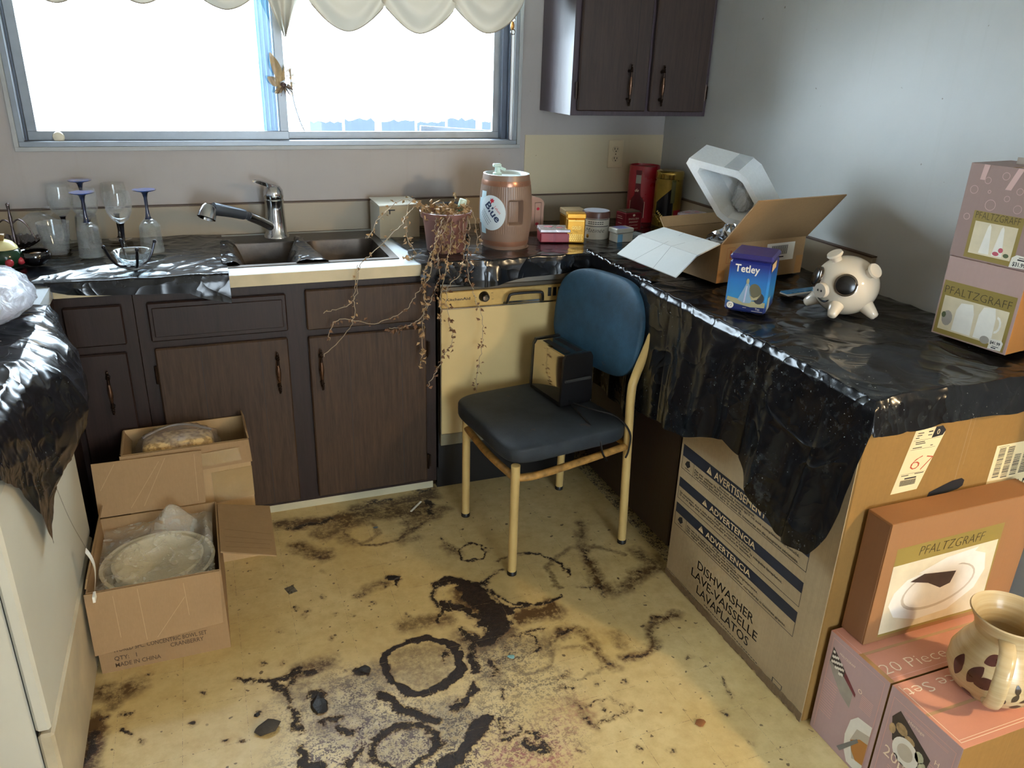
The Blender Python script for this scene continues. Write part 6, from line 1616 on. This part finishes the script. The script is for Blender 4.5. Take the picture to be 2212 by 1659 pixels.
text(t_, 'ENGLISH', f, .041, .048, .008, CRINK, w=.05, align='C', lift=.0006); text(t_, 'BREAKFAST', f, .041, .036, .006, CRINK, w=.045, align='C', lift=.0006)
patches(t_, 'crest_print', f, [ell(.041, .066, .006, .005, 10), (.02, .062, .025, .0262), (.016, .066, .012, .0132)], CRINK, .0006)
patches(t_, 'side_print', Fr((-.041, .035, 0), (0, -1, 0), (0, 0, 1)), [(.012, .05, .05, .052), (.012, .045, .058, .06), (.02, .045, .03, .032)], CRINK, .0006)
for q, (lb, cc, x, y, z, w, d_, h, rot) in enumerate((('blue and white card packet lying on clear cases', '#7d86c4', -.438, -.478, .956, .082, .058, .018, .15), ('white plastic case under the blue card packet', '#b9bcae', -.435, -.475, .920, .075, .055, .035, .1), ('flat grey case beside the white plastic case', '#8d9a9c', -.365, -.455, .920, .075, .06, .022, .3))):
    b_ = thing('small_case', lb, 'case', (x, y, z), rot, 'small cases by the tins')
    MB().box(-w/2, w/2, -d_/2, d_/2, 0, h, .003).build('case_body', M('case_shell_%d' % q, '#c9c8bd' if q < 2 else '#8d9a9c', .35), b_, smooth=False)
    MB().box(-w/2+.012, w/2-.022, -d_/2+.004, d_/2-.004, h+.0002, h+.0008).build('case_label', M('case_print_%d' % q, cc, .4), b_, smooth=False)
    if q == 1: MB().box(-w/2+.004, -w/2+.026, -d_/2-.0006, -d_/2, .002, h-.003).build('blue_strip', M('sky_blue_print', '#6fa9cf', .4), b_, smooth=False)
    if q == 2: MB().box(-w/2-.001, w/2+.001, -d_/2-.001, d_/2+.001, .010, .0125).build('seam', M('case_seam', '#59656a', .4), b_, smooth=False)
pk = thing('arched_tin', 'pale pink arched tin half hidden behind the keg', 'tin', (-.705, -.225, .918), .1, 'tins on the back counter')
fr = Fr((-.05, 0, 0), (1, 0, 0), (0, 0, 1)); arch = [(0, 0), (.1, 0), (.1, .11)] + ell(.05, .11, .05, .028, 14, 0, 0, math.pi)
MB().prism(arch, fr, -.06, 0).build('tin_body', M('pale_pink_tin', '#b58f7c', .4), pk)
patches(pk, 'frame_print', fr, [(.058, .0595, .02, .115), (.086, .0875, .02, .115), (.058, .0875, .114, .1155)], INKB, .0006)
patches(pk, 'rose_print', fr, [ell(.073, .09, .007, .006, 10), ell(.070, .03, .008, .006, 10)], REDI, .0006)
rc_ = thing('red_canister', 'tall red cylinder canister with bottle picture in corner', 'canister', (-.135, -.098, .920), 0, 'tall canisters in the corner')
CR = .066; REDC = M('bright_red_canister', '#a01c2c', .3, var=.08)
MB().lathe([(0, 0), (CR, 0), (CR, .226), (CR-.002, .236), (CR-.004, .236), (CR-.005, .228), (0, .228)], 48).build('canister_body', REDC, rc_, sharp=50)
vd = math.atan2(-3.157+.098, -1.933+.135); cf = Cyl(lambda z: CR, vd-.35, 0)
BOT = M('dark_red_bottle_print', '#5d1420', .3)
def bottlef(a, b):
    w = np.interp(b, [0, .02, .28, .38, .48, .9, .92, 1], [.03, .033, .033, .03, .013, .011, .013, .013]); return cf.p((2*a-1)*w, .02+b*.2, .0006)
MB().grid(bottlef, 8, 30).build('bottle_print', BOT, rc_, sharp=180)
sheetpatch(rc_, 'bottle_label', cf, -.011, .012, .165, .2, M('foil_grey_print', '#a9aaa0', .3, .3), .0010, 6)
text(rc_, 'de', cf, -.012, .13, .014, CRINK, lift=.001, shear=.4)
patches(rc_, 'print_line', cf, [(-.035, -.033, .02, .09), (.033, .035, .02, .09)] + [(-.03, .03, .088, .0895)], CRINK, .0008)
gt = thing('gold_canister', 'tall dark and gold cylinder tin with brass lid', 'canister', (-.080, -.216, .920), 0, 'tall canisters in the corner')
GR = .058; GT = M('aged_gold_print', '#8d742e', .3, .5, var=.4, scale=14)
MB().lathe([(0, 0), (GR, 0), (GR, .20), (0, .2)], 48).build('canister_body', GT, gt)
MB().lathe([(GR+.0015, .196), (GR+.003, .2), (GR+.0015, .212), (GR+.003, .216), (GR, .226), (GR-.008, .229), (0, .229)], 48).build('canister_lid', M('brass_lid', '#b79a4e', .22, .9), gt, sharp=60)
cf = Cyl(lambda z: GR, math.atan2(-2.95, -1.85), 0)
patchg = MB().grid(lambda a, b: cf.p(-.05+.075*a, .03+.14*b*(.35+.65*a)+.02*(1-a), .0006), 12, 12).build('dark_print', M('black_navy_print', '#11141c', .25), gt, sharp=180)
sheetpatch(gt, 'red_print', cf, .03, .075, .0, .07, REDC, .0006, 8); sheetpatch(gt, 'gold_stripe', cf, .012, .03, .1, .195, M('olive_print', '#4c4a22', .3), .0006, 8)
patches(gt, 'lettering_print', Turn(cf, -.045, .06, -.7), [(.009*k, .009*k+.006, 0, .009) for k in range(5)] + [(.012*k, .012*k+.008, -.018, -.014) for k in range(4)], GOLDL, .0009)
RGT = M('rose_grey_tin', '#8a6468', .35); RGL = M('grey_pink_lid', '#9c8c8c', .3, .3, var=.3, scale=40)
st2, f = tin_box('flat_tin', 'lower pinkish tin of the pair behind the open box', -.19, -.575, .11, .075, .06, .35, RGT, RGL, .012)
st3, f = tin_box('flat_tin', 'upper pinkish tin with patterned lid behind the open box', -.19, -.575, .094, .068, .06, .42, RGT, RGL, .014)
st3.location = (-.19, -.575, .9806)
patches(st3, 'lid_pattern', Fr((0, 0, .06), (1, 0, 0), (0, 1, 0)), [ell(-.02, .008, .014, .010, 10), ell(.018, -.008, .012, .009, 10)], M('rose_print', '#b5606a'), .0005)

# ------------------------------------------------------------------ open carton with foam on the right counter
ob = thing('cardboard_box', 'open cardboard box with white flap on the covered counter', 'cardboard box', (-.468, -1.160, .933), math.radians(8.2))
OW, OD, OH = .372, .27, .124
open_box(ob, 0, OW, 0, OD, OH, .004, KRAFTD)
panel('flap', ob, [(0, -.003, OH), (OW, -.003, OH), (OW+.0, -.125, OH+.15), (.0, -.125, OH+.15)], .004, KRAFTD)
GREYW = cardboard('grey_white_liner', '#bfc2c0', .05)
panel('flap', ob, [(-.003, 0, OH), (-.003, OD, OH), (-.095, OD+.01, OH-.022), (-.095, -.005, OH-.027)], .004, GREYW)
panel('flap', ob, [(-.096, -.005, OH-.027), (-.096, OD+.01, OH-.022), (-.175, OD+.015, OH-.078), (-.175, -.01, OH-.085)], .004, GREYW)
for segs in ([((.3, .0), (.42, 1.0)), ((.62, .0), (.55, 1.0))], ):
    creases(ob, [(-.003, 0, OH), (-.003, OD, OH), (-.095, OD+.01, OH-.022), (-.095, -.005, OH-.027)], segs, mat=M('grey_crease', '#6b6d6c', .7), w=.0014)
    creases(ob, [(-.096, -.005, OH-.027), (-.096, OD+.01, OH-.022), (-.175, OD+.015, OH-.078), (-.175, -.01, OH-.085)], [((.42, 0), (.36, 1)), ((.55, 0), (.7, 1))], mat=M('grey_crease', '#6b6d6c', .7), w=.0014)
panel('flap', ob, [(0, OD+.003, OH), (OW, OD+.003, OH), (OW, OD+.03, OH+.03), (0, OD+.03, OH+.03)], .004, KRAFTD)
f = Fr((0, 0, 0), (1, 0, 0), (0, 0, 1))
patch(ob, 'barcode_label', f, (.20, .325, .05, .108), PAPER, .0005)
patches(ob, 'barcode', f, [(.222+.0028*k, .2232+.0028*k+.0008*(k*5 % 3 == 0), .07, .10) for k in range(26)], PRINTK, .0009)
patches(ob, 'barcode_caption', f, [(.24, .28, .06, .064)], PRINTK, .0009)
patches(ob, 'fragile_mark', f, [(.03, .062, .06, .061), (.03, .062, .108, .109), (.03, .031, .06, .109), (.061, .062, .06, .109), (.043, .05, .075, .1)], M('red_brown_ink', '#7d3b22', .6), .0006)
for q_ in ((.0, .03, .0, .04), (.34, .372, .0, .06)): patch(ob, 'tape_strip', f, q_, M('brown_tape', '#a87c4c'), .0006)
# foam tray standing tilted in the box
FOAM = M('white_foam', '#d3d9dc', .75, var=.04, scale=120, bump=.15, bscale=300)
fm = thing('foam_tray', 'white foam packing tray tilted up out of the box', 'foam tray', (0, 0, 0))
A3, B3, D3, B4 = Vector((-.493, -.95, 1.283)), Vector((-.319, -1.03, 1.243)), Vector((-.365, -1.0, 1.09)), Vector((-.212, -.96, 1.276))
er = (B3-A3); el = (D3-A3)+er*.0; ez = (B4-B3)
def fp(a, b, c): return (A3+er*a+el*b+ez*c)
ring = []
outer = [(.02, .0), (.98, .02), (1.05, .55), (.95, .98), (.05, 1.0), (-.02, .35)]
outer = [(-.02, .06), (.10, -.05), (.9, -.04), (1.0, .05), (1.0, .92), (.9, 1.0), (.1, 1.0), (0, .9)]
inner = [(.5+(u-.5)*.76, .5+(v-.5)*.76) for u, v in outer]; n = len(outer)
vs = [fp(u, v, 0)[:] for u, v in outer]+[fp(u, v, 0)[:] for u, v in inner]+[fp(u, v, .75)[:] for u, v in [(.5+(a-.5)*.86, .5+(b-.5)*.86) for a, b in inner]]+[fp(u, v, 1)[:] for u, v in outer]
fs = [(i, (i+1) % n, n+(i+1) % n, n+i) for i in range(n)]+[(n+i, n+(i+1) % n, 2*n+(i+1) % n, 2*n+i) for i in range(n)]+[tuple(2*n+i for i in range(n))]+[(3*n+i, 3*n+(i+1) % n, (i+1) % n, i) for i in range(n)]+[tuple(3*n+i for i in range(n))]
MB().add(vs, fs).build('tray', FOAM, fm, smooth=False)
wr_ = bag_pillow((0, 0, 0), (.04, .035, .055), 31, 1, .3)
wr_.v = [tuple(fp(.55, .55, .45)+Vector(p)*.9) for p in wr_.v]
wr_.build('plastic_wrap', film('bright_clear_wrap', '#cfd6da', .3, .15, 40, .8), fm, sharp=180)
tape_ = MB().add([fp(.68, -.045, -.003)[:], fp(.93, -.045, -.003)[:], fp(.93, -.047, 1.0)[:], fp(.68, -.047, 1.0)[:]], [(0, 1, 2, 3)]).build('tape', film('clear_tape', '#c9d0d4', .5, .12, 10, .2), fm)
FOIL = M('crumpled_foil', '#b9bdc2', .22, 1, var=.1)
cr = MB().ellipsoid((0, 0, 0), (.075, .06, .05), 28, 18); cr.v = [(p[0]*(1+.35*random.uniform(-1, 1)), p[1]*(1+.35*random.uniform(-1, 1)), p[2]*(1+.35*random.uniform(-1, 1))) for p in cr.v]
tag(cr.build('foil_ball', FOIL, smooth=False, loc=(-.352, -1.055, 1.03)), 'crumpled silver foil inside the open box', 'foil')

# ------------------------------------------------------------------ tea tin, comb and pig on the near sheet
TR = math.atan2(-.082, .076)
tt = thing('tea_tin', 'blue tea tin picturing a tea bag, beside the open box', 'tin', (-.606, -1.399, .932), TR)
def tin_blue():
    t = NT('blue_tea_tin'); v = t.coord()
    sp = t.new('ShaderNodeSeparateXYZ'); t.link(v, sp.inputs[0])
    g = t.math('MULTIPLY', sp.outputs[2], 6.2)
    t.link(t.ramp(g, [(.10, '#16255c'), (.24, '#2f7fb4'), (.55, '#2468ad'), (.8, '#1c2c78'), (1, '#221d5c')]), t.b.inputs['Base Color'])
    t.b.inputs['Roughness'].default_value = .28; return t.m
TB = tin_blue()
MB().box(0, .112, 0, .128, 0, .142, .006).build('tin_body', TB, tt, smooth=False)
MB().box(-.002, .114, -.002, .130, .1425, .160, .006).build('tin_lid', M('violet_blue_lid', '#2a2564', .35), tt, smooth=False)
f = Fr((0, 0, 0), (1, 0, 0), (0, 0, 1))
text(tt, 'Tetley', f, .016, .112, .021, PAPER, w=.066, lift=.0006, bold=.02)
patch(tt, 'table_picture', f, [(.004, .030), (.006, .040), (.05, .034), (.108, .034), (.108, .020), (.07, .017), (.03, .022)], M('olive_cream_print', '#9d9a78', .35), .0005)
patch(tt, 'bag_picture', f, [(.034, .034), (.05, .026), (.068, .028), (.072, .036), (.062, .075), (.058, .083), (.052, .083), (.048, .07)], M('pale_blue_print', '#7f9fb8', .35), .0008)
patch(tt, 'bag_folds', f, [(.05, .028), (.054, .028), (.056, .075), (.053, .075)], M('lilac_print', '#b9b8cf', .35), .0010)
patch(tt, 'bag_tip', f, ell(.055, .088, .004, .008, 10), M('olive_cream_print', '#9d9a78'), .0010)
patch(tt, 'spoon_picture', f, ell(.078, .062, .016, .022, 20, .3), M('grey_olive_print', '#5f5d4a', .35), .0008); patch(tt, 'spoon_rim', f, [(.064, .05), (.072, .036), (.085, .04), (.094, .058), (.088, .05), (.076, .044)], M('pale_gold_print', '#a8a07e', .35), .0010)
patch(tt, 'cup_picture', f, ell(.09, .044, .014, .016, 16), M('dark_grey_print', '#3a3d40', .35), .0006)
patch(tt, 'round_seal', f, ell(.016, .016, .0095, .0095, 20), PAPER, .0008); text(tt, '72', f, .016, .0125, .008, PRINTN, align='C', lift=.0011)
text(tt, 'Tea', f, .09, .011, .006, PAPER, align='C', lift=.0008); patches(tt, 'small_print', f, [(.075, .105, .0065, .0075), (.05, .06, .013, .0142)], PAPER, .0008)
fs_ = Fr((.112, 0, 0), (0, 1, 0), (0, 0, 1))
patch(tt, 'price_sticker', fs_, (.002, .075, .120, .141), M('tan_sticker', '#c3a377', .6), .0006); patch(tt, 'side_label', fs_, (.01, .05, .01, .045), M('pale_label', '#9aa39c', .5), .0006)
cb = thing('plastic_strip', 'blue and white ribbed plastic strip behind the pig', 'plastic strip', (-.345, -1.33, .935), math.radians(6))
MB().box(0, .17, -.018, .018, 0, .004, .001).build('strip', WHITEP, cb, smooth=False)
for k in range(26): MB().box(.002+.0064*k, .0062+.0064*k, -.010, .017, .0042, .0075).build('rib', M('bright_blue_plastic', '#3f94cf', .35), cb, smooth=False)

pig = thing('pig_bank', 'glossy white ceramic pig bank with black goggle eyes', 'piggy bank', (-.282, -1.50, .934), math.radians(0))
PIGM = M('white_glazed_ceramic', '#cfc2ac', .14, var=.03, coat=.5)
CX = Vector((0, 0, .072)); RX = (.088, .087, .082)
MB().ellipsoid(CX[:], RX, 48, 30).build('body', PIGM, pig)
cd = Vector((-1.933+.282, -3.157+1.50, 0)).normalized()          # toward the camera, level
rt = Vector((-cd.y, cd.x, 0))                                    # image right
def onpig(a, e):
    """point and normal on the body; a = degrees to image right, e = elevation"""
    a = D(a); e = D(e); d = cd*(math.cos(a)*math.cos(e)) + rt*(math.sin(a)*math.cos(e)) + Vector((0, 0, math.sin(e)))
    k = 1/math.sqrt((d.x/RX[0])**2+(d.y/RX[1])**2+(d.z/RX[2])**2); return CX+d*k, d
def pigdisc(name, a, e, r, mat, h=.002, par=None, ry=None):
    p, d = onpig(a, e); return MB().lathe([(0, h), (r*.9, h*.98), (r, h*.4), (r*.98, -.012)], 30, p[:], axis=d[:], cap=False).build(name, mat, par or pig, sharp=60)
GLB = M('black_gloss_eye', '#0b0a0a', .25); RIM = M('chrome_black_rim', '#5d544a', .12, .8)
for a, e in ((0, 13), (-70, 14)):
    ey = pigdisc('eye_rim', a, e, .0305, RIM, .0018); pigdisc('eye', a, e, .0262, GLB, .0035, ey)
p, d = onpig(-40, -4)
sn = MB().lathe([(.0205, -.01), (.022, .004), (.0205, .010), (.0, .0115)], 28, p[:], axis=d[:]).build('snout', PIGM, pig, sharp=60)
side = d.cross(Vector((0, 0, 1))).normalized()
for s_ in (-1, 1): MB().ellipsoid((p+d*.0108+side*s_*.006+Vector((0, 0, .001)))[:], (.0026, .0026, .0034), 10, 8).build('nostril', GLB, sn)
sm_ = []
for k in range(11):
    q, dd_ = onpig(-40+(-14+2.8*k), -19-7*math.cos((k-5)/5*1.4)); sm_.append((q+dd_*.0008)[:])
MB().tube(sm_, [.001+.0022*math.sin(math.pi*k/10) for k in range(11)], 8).build('mouth', GLB, pig)
for a, e in ((-58, 60), (50, 36)):
    p, d = onpig(a, e)
    er_ = MB().lathe([(.014, -.012), (.014, .012), (.020, .013), (.0222, .017), (.020, .022), (.0, .023)], 28, p[:], axis=d[:]).build('ear', PIGM, pig, sharp=50)
for a, r_ in ((-12, .062), (-92, .06), (62, .062), (165, .062)):
    d = cd*math.cos(D(a))+rt*math.sin(D(a)); b0 = CX+d*.05+Vector((0, 0, -.03)); t0 = d*(r_+.04)+Vector((0, 0, .004))
    MB().tube([b0[:], (b0+(t0-b0)*.35)[:], (b0+(t0-b0)*.75)[:], (b0+(t0-b0)*.95)[:], t0[:]], [.021, .0215, .0155, .0115, .006], 16).build('leg', PIGM, pig, sharp=70)

# ------------------------------------------------------------------ debris on the floor
ROCK = M('dried_clump', '#3a3228', .8, var=.3, scale=40, bump=.6); CRB = M('black_clump', '#191410', .45, var=.3, scale=60, bump=.7)
def clump(label, x, y, rx, ry, rz, mat, seed, name='dirt_clump'):
    random.seed(seed); pts = []
    for _ in range(40):
        a = random.uniform(0, 6.28); q = random.uniform(.55, 1.0); b = random.uniform(0, 1.2)
        pts.append((rx*q*math.cos(a)*math.cos(b), ry*q*math.sin(a)*math.cos(b), rz*math.sin(b)))
    o = MB().hull(pts).build(name, mat, smooth=False, loc=(x, y, .0015)); tag(o, label, 'debris'); return o
clump('angular grey brown dirt clump on pale floor patch', -1.925, -1.572, .04, .03, .016, ROCK, 1)
clump('small black scab of dirt above the big ring stain', -1.494, -1.072, .022, .016, .006, CRB, 2)
clump('black oval clump left of the ring stain', -1.797, -1.535, .026, .04, .008, CRB, 3)
clump('tiny dark crumb beside the grey brown clump', -1.948, -1.52, .010, .007, .005, CRB, 4)
clump('reddish brown crumb near the dishwasher carton', -.889, -1.914, .017, .014, .006, M('rust_crumb', '#7d4e24', .8), 5)
clump('dusty teal chip inside the ring of stains', -1.262, -1.532, .014, .010, .004, M('teal_chip', '#6d9a9c', .6), 6, 'paint_chip')
clump('faded blue chip on floor before the sink cabinet', -1.487, -.762, .012, .009, .003, M('blue_chip', '#64727a', .6), 7, 'paint_chip')
clump('black cluster of dirt beside the ring stain', -1.66, -1.45, .02, .02, .006, CRB, 8)
sv = tag(MB().box(-.014, .014, -.018, .018, 0, .0012).build('foil_scrap', M('scuffed_foil', '#7f7a6a', .3, .6, var=.5, scale=120), smooth=False, loc=(-1.81, -1.028, .0005), rotz=.3), 'small scuffed silver scrap on the yellow floor', 'scrap')
stk = tag(MB().box(-.004, .004, -.04, .04, 0, .0025, .001).build('paper_strip', PAPER, smooth=False, loc=(-1.315, -.668, .0008), rotz=-.75), 'thin white paper strip on floor by dishwasher', 'paper strip')

# ------------------------------------------------------------------ dining lamp (behind the camera, to the right)
lamp = thing('pendant_lamp', 'warm pendant lamp hanging in the dining area', 'lamp', LAMP_POS)
SHM = M('white_lamp_shade', '#d8cfb8', .6)
MB().lathe([(.03, .16), (.06, .155), (.15, .03), (.152, .028), (.062, .150), (.03, .155)], 32, cap=False).build('lamp_shade', SHM, lamp)
MB().tube([(0, 0, .15), (0, 0, 2.44-LAMP_POS[2])], .004, 8).build('lamp_cord', BLACKM, lamp)
BULB = NT('lamp_bulb_glow'); BULB.b.inputs['Emission Color'].default_value = (1, .72, .38, 1); BULB.b.inputs['Emission Strength'].default_value = 30
MB().ellipsoid((0, 0, .075), (.03, .03, .038), 20, 12).build('bulb', BULB.m, lamp)
ld = bpy.data.lights.new('lamp_light', 'POINT'); ld.energy = LAMP_POWER; ld.color = (1.0, .76, .46); ld.shadow_soft_size = .05
lo = bpy.data.objects.new('lamp_light', ld); COL.objects.link(lo); lo.parent = lamp; lo.location = (0, 0, -.01)
